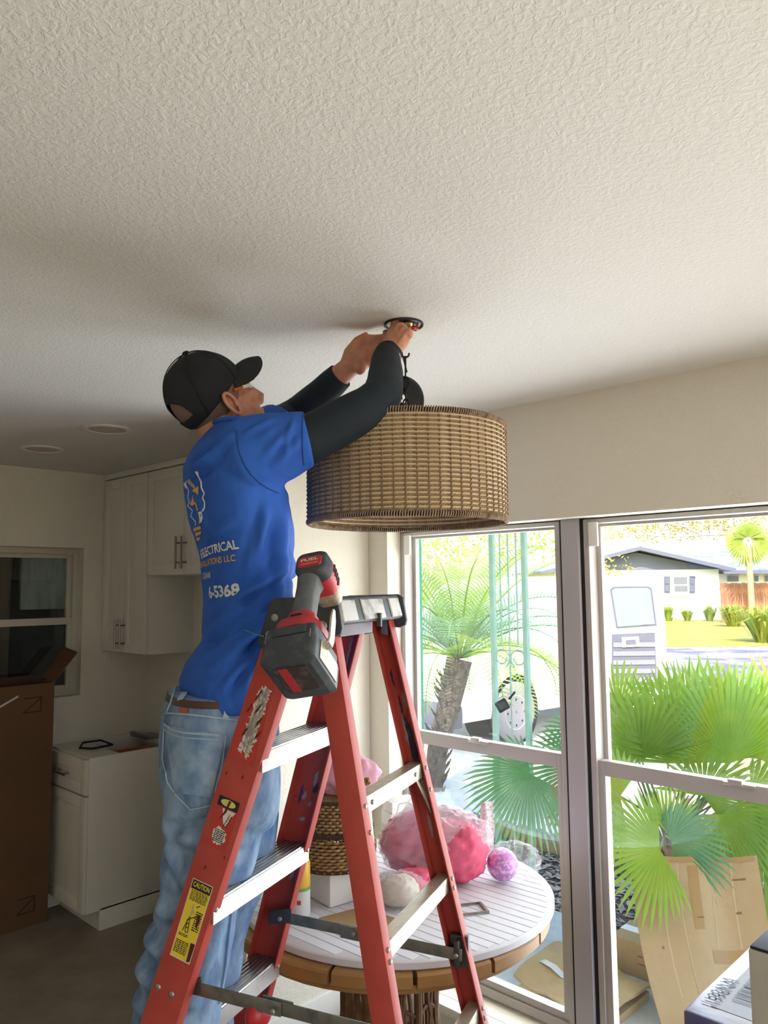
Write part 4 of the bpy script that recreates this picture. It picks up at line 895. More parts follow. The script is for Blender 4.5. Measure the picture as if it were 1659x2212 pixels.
def shell(plane, radii, c, az0, az1, na, npol, skip=None, top=0.0):
    """cap-like shell above a tilted rim: list of rows"""
    rows = []
    for j in range(npol + 1):
        row = []
        for i in range(na + 1):
            az = rad(az0 + (az1 - az0) * i / na)
            lo, hi = 0.0, PI
            for _ in range(24):
                m_ = (lo + hi) / 2; x = c[0] + radii[0] * math.sin(m_) * math.cos(az); z = c[2] + radii[2] * math.cos(m_)
                if z > plane(x): lo = m_
                else: hi = m_
            pol = top + (lo - top) * j / npol
            row.append(Hd(c[0] + radii[0] * math.sin(pol) * math.cos(az), c[1] + radii[1] * math.sin(pol) * math.sin(az), c[2] + radii[2] * math.cos(pol)))
        rows.append(row)
    return rows
hr = shell(lambda x: -0.040 + 0.55 * x, (0.0985, 0.0785, 0.0945), (-0.010, 0, 0.020), 60, 300, 40, 14)
G().sheet(hr).obj('hair', m_hair, man, smooth=True, sharp=0)
capp = shell(lambda x: 0.000 + 0.52 * x, (0.1035, 0.086, 0.099), (-0.013, 0, 0.025), -180, 180, 180, 54, top=0.02)
g = G(); b = 0; n = 181
for r in capp: g.v += r
for j in range(54):
    for i in range(180):
        az = -180 + 2 * (i + 0.5); back = 180 - abs(az)
        if 33 <= j <= 46 and back < 36 * math.sqrt(max(0, 1 - ((j - 47) / 14.0) ** 2)): continue
        g.f.append([j * n + i, j * n + i + 1, (j + 1) * n + i + 1, (j + 1) * n + i])
cap_o = g.obj('cap', m_capfab, man, smooth=True, sharp=0); cap_o['label'] = 'black baseball cap with open back strap'
sm = cap_o.modifiers.new('thickness', 'SOLIDIFY'); sm.thickness = 0.003; sm.offset = 1
for a in (0, 60, 120, 180, 240, 300):
    i = int((a + 180) / 2) % 180; rr_ = [capp[j][i] for j in range(0, 55 if a != 180 else 33, 3)]
    G().tube([p + (p - HC).normalized() * 0.003 for p in rr_], 0.0014, 5).obj('cap_seam', m_capfab, cap_o, smooth=True)
G().ball(Hd(-0.013, 0, 0.1285), 0.009, 0.009, 0.005, AX, 12, 8).obj('cap_button', m_capfab, cap_o, smooth=True)
rows = []
for j in range(9):
    t = j / 8; row = []
    for i in range(25):
        a = rad(-66 + 132 * i / 24); q = abs(a / rad(66))
        y = 0.0835 * math.sin(a); x0 = -0.013 + 0.102 * math.cos(a); zr = 0.003 + 0.52 * x0
        ext = 0.068 * (1 - q ** 5) ** 0.5 * (1 + 0.25 * q)
        row.append(Hd(x0 + t * ext * (1.0 - 0.12 * q), y * (1 + 0.05 * t), zr + t * ext * (0.02 - 0.10 * q) - 0.022 * t * q * q + 0.006 * math.sin(PI * t)))
    rows.append(row)
G().sheet(rows, HZ * 0.004).obj('cap_brim', m_capfab, cap_o, smooth=True, sharp=50)
# black arm sleeves
def sleeve(pts, rad_, name='arm_sleeve'):
    g = G(); P_ = [V(p) for p in pts]
    # smooth path
    Q = []; R_ = []
    for i in range(len(P_) - 1):
        p_1 = P_[max(i - 1, 0)]; p0, p1 = P_[i], P_[i + 1]; p2 = P_[min(i + 2, len(P_) - 1)]
        for k in range(7):
            t = k / 7; Q.append(0.5 * ((2 * p0) + (p1 - p_1) * t + (2 * p_1 - 5 * p0 + 4 * p1 - p2) * t * t + (3 * p0 - p_1 - 3 * p1 + p2) * t ** 3)); R_.append(rad_[i] * (1 - t) + rad_[i + 1] * t)
    Q.append(P_[-1]); R_.append(rad_[-1])
    R_ = [r * (1 + 0.008 * math.sin(i * 1.1) + 0.010 * math.sin(i * 0.53)) for i, r in enumerate(R_)]
    return g.tube(Q, R_, 28).obj(name, m_sleeve, man, smooth=True, sharp=60)
sleeve([at(640, 955, 1.738), hem_r, at(740, 910, 1.745), at(796, 879, 1.755), at(825, 852, 1.78), at(833, 810, 1.85), at(834, 775, 1.915), wr_r.lerp(kr, -0.02)], [0.055, 0.058, 0.053, 0.050, 0.047, 0.043, 0.036, 0.0345])
sleeve([at(588, 930, 2.10), hem_l, el_l, at(692, 852, 2.11), at(735, 812, 2.072)], [0.054, 0.055, 0.048, 0.043, 0.037])
# boots on the step
for an, s in ((ank_r, -1), (ank_l, 1)):
    f = (LV * 0.98 + LU * 0.06 * s).normalized(); lft = UP.cross(f); z = 0.4945 + 0.0028; c = V((an.x, an.y, z))
    g = G().loft([[c + f * (x + 0.0) + lft * (w * math.cos(t)) * 1.0 + UP * (h * (0.5 + 0.5 * math.sin(t))) for t in [2 * PI * k / 18 for k in range(18)]] for x, w, h in ((-0.062, 0.020, 0.05), (-0.055, 0.034, 0.09), (-0.02, 0.038, 0.115), (0.03, 0.038, 0.10), (0.075, 0.042, 0.072), (0.12, 0.044, 0.056), (0.155, 0.036, 0.045), (0.168, 0.018, 0.032))])
    g.tube([c + UP * 0.07 - f * 0.01, c + UP * 0.15 - f * 0.005], [0.042, 0.045], 16)
    g.obj('boot', m_boot, man, smooth=True, sharp=60)

tag(G().tube([at(529, 1361, 1.715), at(540, 1366, 1.70), at(553, 1371, 1.66), at(568, 1374, 1.60)], 0.0012, 5).obj('green_string', mat('green_string', '#3fb39a', 0.6), smooth=True), 'thin green string between the blue shirt and the ladder cap', 'string')
# ---------------------------------------------------------------- junction box in the ceiling
m_steel = mat('galvanised_steel', '#9c9890', 0.35, 0.85, var=(30, '#6f6a62', 0.4, 0.7))
jb_ = thing('junction_box', BOX + UP * -0.006, 'open round metal junction box in the ceiling above the lamp', 'junction box')
G().lathe([(0.0525, 0.006), (0.0525, 0.001), (0.0515, 0.0), (0.048, 0.002), (0.047, 0.0058)], BOX - UP * 0.006, 28).obj('rim', mat('dark_box_rim', '#2f2b29', 0.5, 0.4), jb_, smooth=True)
G().lathe([(0.0455, 0.0058), (0.0455, 0.004), (0.03, 0.0045)], BOX - UP * 0.006, 28).obj('box_back', m_steel, jb_, smooth=True)
c = BOX - UP * 0.007
G().tube([c + righth * 0.028, c + righth * 0.040 + UP * -0.004, c + righth * 0.036 + fwdh * 0.02], 0.003, 6).obj('wire', mat('wire_red', '#b3202c', 0.4), jb_, smooth=True)
G().ball(c + righth * 0.026 - UP * 0.004, 0.009, 0.009, 0.006, n=10, m=8).obj('wire_nut', MATS['wire_red'], jb_, smooth=True)
G().tube([c - righth * 0.005 - fwdh * 0.03, c + righth * 0.012 - UP * 0.008 - fwdh * 0.01, c + righth * 0.004 + fwdh * 0.02], 0.0032, 6).obj('wire', mat('wire_white', '#dcd2b8', 0.5), jb_, smooth=True)
G().tube([c - righth * 0.02 - fwdh * 0.026, c - righth * 0.005 - UP * 0.007, c - righth * 0.012 + fwdh * 0.02], 0.0032, 6).obj('wire', m_black_part_shade, jb_, smooth=True)
G().cbox(c + righth * 0.012 - UP * 0.002, righth * 0.010, fwdh * 0.036, UP * 0.0015).obj('mounting_strap', mat('brass_strap', '#b7a468', 0.35, 0.7), jb_, bevel=0.001)
for k in range(5): G().cbox(c + righth * (-0.008 + 0.011 * k) + fwdh * (0.018 - 0.012 * (k % 3)) - UP * 0.004, righth * 0.003, fwdh * 0.004, UP * 0.003).obj('terminal', MATS['brass_strap'], jb_, bevel=0.001)

# ---------------------------------------------------------------- woven drum pendant lamp
m_rod = mat('rattan_rod', '#dcc49c', 0.5, var=(16, '#c2a680', 0.35, 0.7, (1, 1, 6))); m_rope = mat('seagrass_rope', '#a78f74', 0.8, var=(60, '#806a54', 0.4, 0.65), bump=(220, 0.6, 0.002))
m_tie = mat('binding_cord', '#8a735c', 0.8, bump=(200, 0.5, 0.0015)); m_lblack = mat('lamp_black_metal', '#17191d', 0.4, 0.5)
LC = CW(0.060, 1.985, 0); LR = 0.2535; LZ0, LZ1 = 1.908, 2.160
lmp = thing('pendant_lamp', (LC.x, LC.y, LZ0), 'woven rattan drum pendant lamp hanging by its chain above the ladder', 'lamp')
def circ(r, z, n, ph=0.0): return [V((LC.x + r * math.cos(2 * PI * k / n + ph), LC.y + r * math.sin(2 * PI * k / n + ph), z)) for k in range(n)]
NR = 21; dz = (LZ1 - LZ0 - 0.026) / NR
NS = 60
rod0 = None
for i in range(NR):
    z = LZ0 + 0.013 + dz * (i + 0.5) + dz * 0.22
    if rod0 is None:
        g = G().tube(circ(LR, z, 90), 0.0032, 6, closed=True); rod0 = g.obj('rattan_rod', m_rod, lmp, smooth=True); z00 = z
    else:
        o = dup(rod0, lmp); o.location = (0, 0, z - z00); o.rotation_euler = (0, 0, 0)
def rope(z, r, amp, tw, ph, rr, n=360):
    g = G()
    for s in (0, PI):
        pts = []
        for k in range(n):
            a = 2 * PI * k / n; q = a * tw + s + ph; R_ = r + amp * math.cos(q)
            pts.append(V((LC.x + R_ * math.cos(a), LC.y + R_ * math.sin(a), z + amp * math.sin(q))))
        g.tube(pts, rr, 4, closed=True)
    return g
rope0 = None
for i in range(NR):
    z = LZ0 + 0.013 + dz * (i + 0.5) - dz * 0.26
    if rope0 is None: rope0 = rope(z, LR, 0.0018, 90, 0, 0.0021).obj('seagrass_rope', m_rope, lmp, smooth=True, sharp=0); z0r = z
    else: o = dup(rope0, lmp); o.location = (0, 0, z - z0r)
# upright cords that tie each row
tie0 = None
for k in range(NS):
    a = 2 * PI * k / NS; pts = []
    if tie0 is None:
        for i in range(NR * 4 + 1):
            z = LZ0 + 0.010 + (LZ1 - LZ0 - 0.020) * i / (NR * 4); w = math.cos(PI * i / 2.0 + 0.4)
            pts.append(V((LC.x + (LR + 0.0046 * w + 0.0012), LC.y + 0.0014 * math.sin(PI * i / 2.0), z)))
        tie0 = G().tube(pts, 0.0018, 5).obj('binding_cord', m_tie, lmp, smooth=True)
    else: o = dup(tie0, lmp); o.rotation_euler = (0, 0, a); 
# wrapped rims: one rope coil round each hoop
for z, nm in ((LZ1 - 0.006, 'top_rim'), (LZ0 + 0.006, 'bottom_rim')):
    n = 2600; pts = []
    for k in range(n):
        a = 2 * PI * k / n; q = a * 260; R_ = LR + 0.0062 * math.cos(q)
        pts.append(V((LC.x + R_ * math.cos(a), LC.y + R_ * math.sin(a), z + 0.0066 * math.sin(q))))
    r = G().tube(pts, 0.0021, 4, closed=True).obj(nm, m_rope, lmp, smooth=True, sharp=0)
    G().tube(circ(LR, z, 90), 0.005, 6, closed=True).obj('hoop', m_lblack, r, smooth=True)
# inner frame: spider, socket, chain, canopy
g = G()
for k in range(3):
    a = 2 * PI * k / 3 + 0.5; g.tube([V((LC.x, LC.y, LZ1 - 0.055)), V((LC.x + (LR - 0.004) * math.cos(a), LC.y + (LR - 0.004) * math.sin(a), LZ1 - 0.010))], 0.0028, 6)
g.obj('spider_frame', m_lblack, lmp, smooth=True)
G().lathe([(0.006, 0), (0.022, 0.002), (0.022, 0.055), (0.010, 0.062), (0.005, 0.085)], (LC.x, LC.y, LZ1 - 0.125), 18).obj('lamp_socket', m_lblack, lmp, smooth=True)
cx, cy = LC.x, LC.y
def link(c, ax, h=0.018, w=0.008):
    pts = []
    for k in range(20):
        t = 2 * PI * k / 20; pts.append(V(c) + V(ax) * (w * math.cos(t)) + UP * (h * math.sin(t)))
    return G().tube(pts, 0.0022, 6, closed=True)
z = LZ1 - 0.030
for k in range(7): link((cx, cy, z), righth if k % 2 else fwdh).obj('chain_link', m_lblack, lmp, smooth=True); z += 0.030
hk = V((cx, cy, z - 0.008))
G().tube([hk - UP * 0.006, hk + UP * 0.012, hk + UP * 0.022 + righth * 0.010 * 0, hk + UP * 0.020], [0.003, 0.003, 0.003, 0.003], 6).obj('hook_stem', m_lblack, lmp, smooth=True)
G().tube([hk + UP * 0.020 + righth * (0.010 * math.cos(t)) + UP * (0.010 * math.sin(t) + 0.008) for t in [rad(170 + 200 * k / 12) for k in range(13)]], 0.0028, 6).obj('open_hook', m_lblack, lmp, smooth=True)
ca = V((cx, cy, LZ1 + 0.086)) + fwdh * 0.030 - righth * 0.008
nrm = (-fwdh * 0.93 - UP * 0.10 + righth * 0.30).normalized()
G().lathe([(0.012, 0.010), (0.048, 0.008), (0.060, 0.002), (0.063, -0.003), (0.060, -0.005), (0.012, -0.004), (0.012, 0.010)], ca, 36, nrm, cap=False).obj('ceiling_canopy', m_lblack, lmp, smooth=True, sharp=50)
G().tube([ca - nrm * 0.004, ca - nrm * 0.02 + UP * 0.03, V((cx, cy, LZ1 + 0.10)), V((cx + 0.003, cy, LZ1 + 0.02)), V((cx, cy, LZ1 - 0.06))], 0.0026, 6).obj('lamp_cord', mat('amber_cord', '#6b4a30', 0.4), lmp, smooth=True)
# wires from the lamp up into the box, held by the fingers
G().tube([V((cx, cy, LZ1 + 0.15)) + righth * 0.004, V((cx, cy, LZ1 + 0.2)) - righth * 0.008, V((cx, cy, LZ1 + 0.23)) - righth * 0.010, BOX - UP * 0.010 - righth * 0.006], 0.0022, 6).obj('lamp_wire', mat('lamp_wire', '#2a2420', 0.5), lmp, smooth=True)
# ---------------------------------------------------------------- round table by the window
TC = V((1.895, 1.835, 0)); TR = 0.515; TZ = 0.735
m_oak = mat('table_wood', '#b58a52', 0.5, var=(6, '#9f7541', 0.3, 0.7, (1, 1, 1))); m_twig = mat('rattan_twig', '#7b5a3c', 0.6, var=(30, '#5c4029', 0.4, 0.7))
m_foam = mat('white_foam', '#e6e6ea', 0.6)
tab = thing('round_table', (TC.x, TC.y, 0), 'round wooden table on a rattan twig base by the window', 'table')
NB = 14
for k in range(NB):
    a0, a1 = 2 * PI * k / NB + 0.012, 2 * PI * (k + 1) / NB - 0.012; n = 8
    def arc(r, z): return [V((TC.x + r * math.cos(a0 + (a1 - a0) * i / n), TC.y + r * math.sin(a0 + (a1 - a0) * i / n), z)) for i in range(n + 1)]
    g = G(); prof = [(TR - 0.10, TZ - 0.032), (TR - 0.006, TZ - 0.040), (TR, TZ - 0.034), (TR, TZ - 0.006), (TR - 0.006, TZ), (TR - 0.10, TZ)]
    secs = [[V((TC.x + r * math.cos(a0 + (a1 - a0) * i / n), TC.y + r * math.sin(a0 + (a1 - a0) * i / n), z)) for r, z in prof] for i in range(n + 1)]
    g.loft(secs).obj('rim_board', m_oak, tab, smooth=True, sharp=35)
G().lathe([(0.05, TZ - 0.028), (TR - 0.102, TZ - 0.028), (TR - 0.102, TZ - 0.002), (0.05, TZ - 0.002)], (TC.x, TC.y, 0), 48).obj('tabletop', m_oak, tab, smooth=True)
G().lathe([(TR - 0.09, TZ - 0.062), (TR - 0.03, TZ - 0.062), (TR - 0.03, TZ - 0.0405), (TR - 0.09, TZ - 0.0405), (TR - 0.09, TZ - 0.062)], (TC.x, TC.y, 0), 48, cap=False).obj('apron_ring', m_oak, tab, smooth=True)
rnd = random.Random(21)
def tw(a, z): r = 0.150 + 0.05 * ((z - 0.45) / 0.45) ** 2 + (0.045 if z < 0.12 else 0); return V((TC.x + r * math.cos(a), TC.y + r * math.sin(a), z))
for k in range(11):
    a = 2 * PI * k / 11; G().tube([tw(a + 0.06 * math.sin(z * 7 + k), z) for z in (0.002, 0.12, 0.25, 0.38, 0.5, 0.6, TZ - 0.064)], [0.014, 0.013, 0.0125, 0.0125, 0.013, 0.014, 0.015], 8).obj('base_post', m_twig, tab, smooth=True)
for k in range(44):
    a = rnd.random() * 2 * PI; da = (rnd.random() - 0.5) * 0.9; z0 = 0.004 + rnd.random() * 0.15; z1 = TZ - 0.066 - rnd.random() * 0.04
    G().tube([tw(a + da * t + 0.05 * math.sin(9 * t + k), z0 + (z1 - z0) * t) + V((rnd.random() - .5, rnd.random() - .5, 0)) * 0.012 for t in [i / 6 for i in range(7)]], 0.005 + rnd.random() * 0.003, 6).obj('base_twig', m_twig, tab, smooth=True)
for z in (0.10, 0.27, 0.44, 0.58):
    G().tube([tw(2 * PI * k / 40, z + 0.012 * math.sin(k * 1.7)) for k in range(40)], 0.007, 6, closed=True).obj('base_hoop', m_twig, tab, smooth=True)
# ribbed white foam sheet lying on it
FC = TC + V((0.028, -0.012, 0)); FR = 0.505; FZ = TZ + 0.001
fd = (onz(1157, 1947, 0.765) - onz(1048.7, 1914.6, 0.765)); fd.z = 0; fd.normalize(); fn = UP.cross(fd)
fo = thing('foam_sheet', (FC.x, FC.y, FZ), 'round ribbed white foam sheet covering the tabletop', 'foam sheet')
G().lathe([(FR - 0.004, 0), (FR, 0.004), (FR, 0.020), (FR - 0.006, 0.025), (0.02, 0.025)], (FC.x, FC.y, FZ), 72).obj('sheet', m_foam, fo, smooth=True, sharp=40)
ns = 27; wd_ = 2 * FR / ns
for i in range(ns):
    y0 = -FR + wd_ * (i + 0.07); y1 = -FR + wd_ * (i + 0.93); hw_ = math.sqrt(max(0.0, (FR - 0.008) ** 2 - max(abs(y0), abs(y1)) ** 2))
    if hw_ < 0.03: continue
    p = V((FC.x, FC.y, FZ + 0.0251)); G().prism([p + fd * -hw_ + fn * y0, p + fd * hw_ + fn * y0, p + fd * hw_ + fn * y1, p + fd * -hw_ + fn * y1], UP * 0.0012).obj('foam_rib', m_foam, fo)
TT = FZ + 0.0275   # height of the surface things stand on
def tp(px, py): p = onz(px, py, TT + 0.0008); return p
# white foam box with the lidded basket on top
m_styro = mat('styrofoam', '#e8e6e1', 0.7, bump=(150, 0.1, 0.001))
bxc = tp(713, 1962); e1 = righth * 0.80 + fwdh * 0.60; e2 = -righth * 0.62 + fwdh * 0.78
o = G().pbox(bxc, e1 * 0.15, e2 * 0.17, UP * 0.098).obj('foam_box', m_styro, bevel=0.004); tag(o, 'white foam box on the table under the wicker basket', 'box')
bk_c = bxc + e1 * 0.075 + e2 * 0.085; bz = TT + 0.100
m_wick = mat('wicker', '#a78658', 0.7, var=(40, '#7e6040', 0.4, 0.65)); m_wick_d = mat('wicker_dark', '#4e3b27', 0.8, bump=(200, 0.5, 0.002))
bk = thing('wicker_basket', (bk_c.x, bk_c.y, bz), 'round wicker basket with dark rim on the white foam box', 'basket')
BR = 0.118
def weave(z, r, ph, n=64, amp=0.0035, rr=0.0045):
    return G().tube([V((bk_c.x + (r + amp * math.cos(n / 2 * a + ph)) * math.cos(a), bk_c.y + (r + amp * math.cos(n / 2 * a + ph)) * math.sin(a), z)) for a in [2 * PI * k / (n * 3) for k in range(n * 3)]], rr, 5, closed=True)
zz = bz + 0.008; k = 0
while zz < bz + 0.205:
    lowr = BR + 0.012 * math.sin(min(1, (zz - bz) / 0.11) * PI) if zz < bz + 0.115 else BR * 0.97 - (zz - bz - 0.115) * 0.06
    weave(zz, lowr, PI * (k % 2)).obj('wicker_row', m_wick, bk, smooth=True, sharp=0); zz += 0.0098; k += 1
for a in range(32):
    t = 2 * PI * a / 32; G().tube([V((bk_c.x + r * math.cos(t), bk_c.y + r * math.sin(t), bz + z)) for r, z in ((BR, 0.004), (BR + 0.010, 0.05), (BR + 0.002, 0.112), (BR * 0.96, 0.13), (BR * 0.93, 0.205))], 0.0024, 5).obj('wicker_stake', m_wick_d, bk, smooth=True)
def coil(z, r, nm):
    n = 1400; G().tube([V((bk_c.x + (r + 0.006 * math.cos(a * 170)) * math.cos(a), bk_c.y + (r + 0.006 * math.cos(a * 170)) * math.sin(a), z + 0.006 * math.sin(a * 170))) for a in [2 * PI * k / n for k in range(n)]], 0.0024, 4, closed=True).obj(nm, m_wick_d, bk, smooth=True, sharp=0)
coil(bz + 0.113, BR + 0.004, 'basket_rim'); coil(bz + 0.008, BR + 0.002, 'basket_foot'); coil(bz + 0.210, BR * 0.92, 'lid_rim')
G().lathe([(BR - 0.002, 0.0025), (BR - 0.002, 0.006), (0.02, 0.006)], (bk_c.x, bk_c.y, bz), 32).obj('basket_base', m_wick_d, bk)
G().lathe([(0.03, 0.208), (BR * 0.91, 0.204), (BR * 0.88, 0.212), (0.03, 0.216)], (bk_c.x, bk_c.y, bz), 32).obj('lid', m_wick, bk, smooth=True)
def lumpy(g, c, rx, ry, rz, ax, seed, amp=0.12, fr=3.0, ridge=0.0, n=48, m=32, flat=None):
    X, Y, Z = ax; off = V((seed * 3.7, seed * 1.3, seed * 5.1)); rings = []
    for i in range(1, m):
        a = PI * i / m; row = []
        for k in range(n):
            b = 2 * PI * k / n; d = V((math.sin(a) * math.cos(b), math.sin(a) * math.sin(b), -math.cos(a)))
            s = 1 + amp * noise.noise(d * fr + off) + amp * 0.5 * noise.noise(d * fr * 2.6 + off)
            if ridge: s += ridge * (1 - abs(noise.noise(d * fr * 1.7 + off * 2)) * 3) * 0.5 + ridge * 0.6 * (1 - abs(noise.noise(d * fr * 3.9 + off)) * 3) * 0.5
            p = c + X * (rx * s * d.x) + Y * (ry * s * d.y) + Z * (rz * s * d.z)
            if flat is not None and p.z < flat: p.z = flat
            row.append(p)
        rings.append(row)
    return g.loft(rings)
WA = (righth, fwdh, UP)
# pink cushion with a leopard button on the basket
pl_c = V((bk_c.x, bk_c.y, bz + 0.27)) + righth * 0.035
cu_ = thing('pink_cushion', (pl_c.x, pl_c.y, bz + 0.213), 'soft pink cushion with leopard-print button on the wicker basket', 'cushion')
lumpy(G(), pl_c, 0.115, 0.075, 0.070, WA, 2, 0.20, 1.6, 0.0, flat=bz + 0.2175).obj('cushion_body', mat('pink_plush', '#dfa3b4', 0.8, bump=(200, 0.2, 0.002)), cu_, smooth=True, sharp=0)
G().ball(at(793, 1688, 2.42), 0.012, 0.008, 0.013, (righth, fwdh, UP), 12, 8).obj('leopard_button', mat('leopard_print', '#b98d55', 0.5, var=(260, '#2a1c12', 0.50, 0.54)), cu_, smooth=True)
# spray can half hidden behind the far rail
sc = tp(648, 1975); sp = thing('spray_can', sc, 'white and yellow spray can standing at the table edge', 'spray can')
G().lathe([(0.030, 0), (0.0315, 0.003), (0.0315, 0.075)], sc, 24).obj('can_lower', mat('can_white', '#d9dcd8', 0.35), sp, smooth=True, sharp=40)
G().lathe([(0.0316, 0.0752), (0.0316, 0.085)], sc, 24).obj('can_band', mat('can_green', '#7fa86a', 0.35), sp, smooth=True, sharp=40)
G().lathe([(0.0315, 0.0852), (0.0315, 0.15), (0.026, 0.163), (0.012, 0.166)], sc, 24).obj('can_upper', mat('can_yellow', '#e6b63c', 0.35), sp, smooth=True, sharp=40)
G().lathe([(0.011, 0.1662), (0.011, 0.185), (0.006, 0.188)], sc, 16).obj('nozzle', m_trim, sp, smooth=True)
G().cbox(sc + UP * 0.045 - fwdh * 0.0316, righth * 0.006, UP * 0.006, fwdh * 0.0008).obj('can_emblem', mat('can_red', '#b23a3a', 0.4), sp)
# brown card
pts = [tp(*q) for q in ((689, 1985), (778, 1962), (868, 1990), (880, 2008), (800, 2024), (742, 2022))]
tag(G().prism(pts, UP * 0.0035).obj('cardboard_piece', mat('kraft_card', '#a5855c', 0.8)), 'loose brown cardboard piece lying on the foam sheet', 'cardboard')
# plastic bags
m_film = mat('thin_plastic', '#f2ecf2', 0.12, alpha=0.16, coat=0.6, bump=(60, 0.8, 0.008))
m_filmw = mat('cloudy_plastic', '#f4e6ee', 0.16, alpha=0.34, coat=0.5, bump=(14, 0.8, 0.012, (1, 1, 0.35)))
m_pink = mat('magenta_fabric', '#e8588f', 0.7, var=(9, '#cc3a78', 0.4, 0.65)); m_coral = mat('coral_fabric', '#f2708f', 0.7, var=(9, '#ea5579', 0.4, 0.7))
pb = tp(930, 1905); pbag = thing('pink_parcel_bag', V((pb.x, pb.y, TT)), 'clear plastic bag stuffed with bright pink cloth on the table', 'plastic bag')
c1 = tp(893, 1886) + UP * 0.105; c2 = tp(990, 1905) + UP * 0.10
lumpy(G(), c1, 0.105, 0.10, 0.098, WA, 5, 0.18, 2.2, 0.05, flat=TT + 0.004).obj('pink_cloth', m_pink, pbag, smooth=True, sharp=0)
lumpy(G(), c2, 0.100, 0.095, 0.094, WA, 6, 0.15, 2.4, 0.08, flat=TT + 0.004).obj('coral_cloth', m_coral, pbag, smooth=True, sharp=0)
lumpy(G(), tp(900, 1930) + UP * 0.04, 0.075, 0.05, 0.038, WA, 8, 0.15, 2.4, 0.08, flat=TT + 0.004).obj('coral_cloth', m_coral, pbag, smooth=True, sharp=0)
g = G(); lumpy(g, (c1 + c2) / 2 + UP * 0.01, 0.182, 0.125, 0.118, WA, 9, 0.12, 2.4, 0.10, n=72, m=44, flat=TT + 0.002); g.obj('plastic_film', m_filmw, pbag, smooth=True, sharp=0)
g = G(); tp_ = at(905, 1745, 2.50)
g.loft([[c1 + UP * (0.02 + 0.17 * t) + (righth * math.cos(q) * (0.09 - 0.075 * t) + fwdh * math.sin(q) * (0.07 - 0.05 * t)) * (1 + 0.12 * math.sin(5 * q + 3 * t)) + (tp_ - c1 - UP * 0.19) * t * 0.5 for q in [2 * PI * k / 30 for k in range(30)]] for t in (0, 0.25, 0.5, 0.75, 1.0)], cap=False); g.obj('gathered_top', m_filmw, pbag, smooth=True, sharp=0)
q0 = tp(1040, 1880) + UP * 0.02
G().sheet([[q0 + UP * (0.03 + 0.045 * j) + righth * (0.012 * i + 0.004 * math.sin(2 * j + i)) - fwdh * (0.01 * math.sin(i * 1.3)) for i in range(5)] for j in range(5)]).obj('printed_label', mat('bag_label', '#e4dcd8', 0.4, var=(90, '#b9b0ae', 0.5, 0.56, (1, 1, 3))), pbag, smooth=True, sharp=0)
# iridescent pink ball wrapped in bubble film
ib = tp(1086, 1903); r_ = 0.052
irt = thing('wrapped_ball', ib, 'small iridescent pink ball in bubble wrap at right on table', 'ornament')
G().ball(ib + UP * (r_ + 0.002), r_, r_, r_, WA, 32, 22).obj('ball', mat('iridescent_pink', '#d58ad6', 0.25, 0.25, var=(70, '#f2d6f4', 0.45, 0.6), bump=(240, 0.6, 0.003)), irt, smooth=True, sharp=0)
lumpy(G(), ib + UP * 0.056 + righth * 0.040 + fwdh * 0.03, 0.090, 0.07, 0.056, WA, 12, 0.10, 2.5, 0.16, n=64, m=40, flat=TT + 0.002).obj('bubble_film', m_film, irt, smooth=True, sharp=0)
# white bundle in a clear bag
wb = tp(862, 1955); wbt = thing('white_bundle', wb, 'white cloth bundle in clear film between the ladder rails', 'plastic bag')
lumpy(G(), wb + UP * 0.045, 0.062, 0.052, 0.046, WA, 15, 0.10, 2.2, 0.06, flat=TT + 0.003).obj('cloth', mat('ivory_cloth', '#e6dccb', 0.8), wbt, smooth=True, sharp=0)
lumpy(G(), wb + UP * 0.047, 0.085, 0.064, 0.050, WA, 17, 0.12, 2.4, 0.18, n=64, m=36, flat=TT + 0.002).obj('plastic_film', m_film, wbt, smooth=True, sharp=0)
# thin metal frame
fr = tp(1018, 1965); fx = (tp(1045, 1985) - tp(1003, 1990)); fx.z = 0; fx.normalize(); fy = UP.cross(fx); g = G()
for a, b, c, d in ((-0.045, 0.032, 0.045, 0.036), (-0.045, -0.036, 0.045, -0.032), (0.037, -0.032, 0.045, 0.032), (-0.045, -0.032, -0.041, 0.032)): g.prism([fr + fx * a + fy * b, fr + fx * c + fy * b, fr + fx * c + fy * d, fr + fx * a + fy * d], UP * 0.006)
tag(g.obj('picture_frame', m_steel), 'small open grey metal frame on the ribbed foam', 'frame')
# white cartons behind the bag, with a white cord
wc = tp(872, 1800) + fwdh * 0.06
tag(G().pbox(wc - righth * 0.05, righth * 0.12 + fwdh * 0.05, fwdh * 0.09 - righth * 0.04, UP * 0.055).obj('white_carton', mat('white_card', '#e4e0dd', 0.6), bevel=0.002), 'flat white carton behind the pink bag, lower of two', 'box')
tag(G().pbox(wc - righth * 0.045 + UP * 0.0556, righth * 0.11 + fwdh * 0.06, fwdh * 0.08 - righth * 0.04, UP * 0.045).obj('white_carton', MATS['white_card'], bevel=0.002), 'flat white carton behind the pink bag, upper of two', 'box')
k0 = wc - fwdh * 0.03
tag(G().tube([k0 - righth * 0.03 + UP * 0.005, k0 - righth * 0.028 + UP * 0.06, k0 - righth * 0.015 + UP * 0.105, k0 + righth * 0.02 + UP * 0.112, k0 + righth * 0.05 + UP * 0.09, k0 + righth * 0.075 + UP * 0.02], 0.0042, 8).obj('extension_cable', m_trim, smooth=True), 'white looped cord by the wicker basket', 'cord')

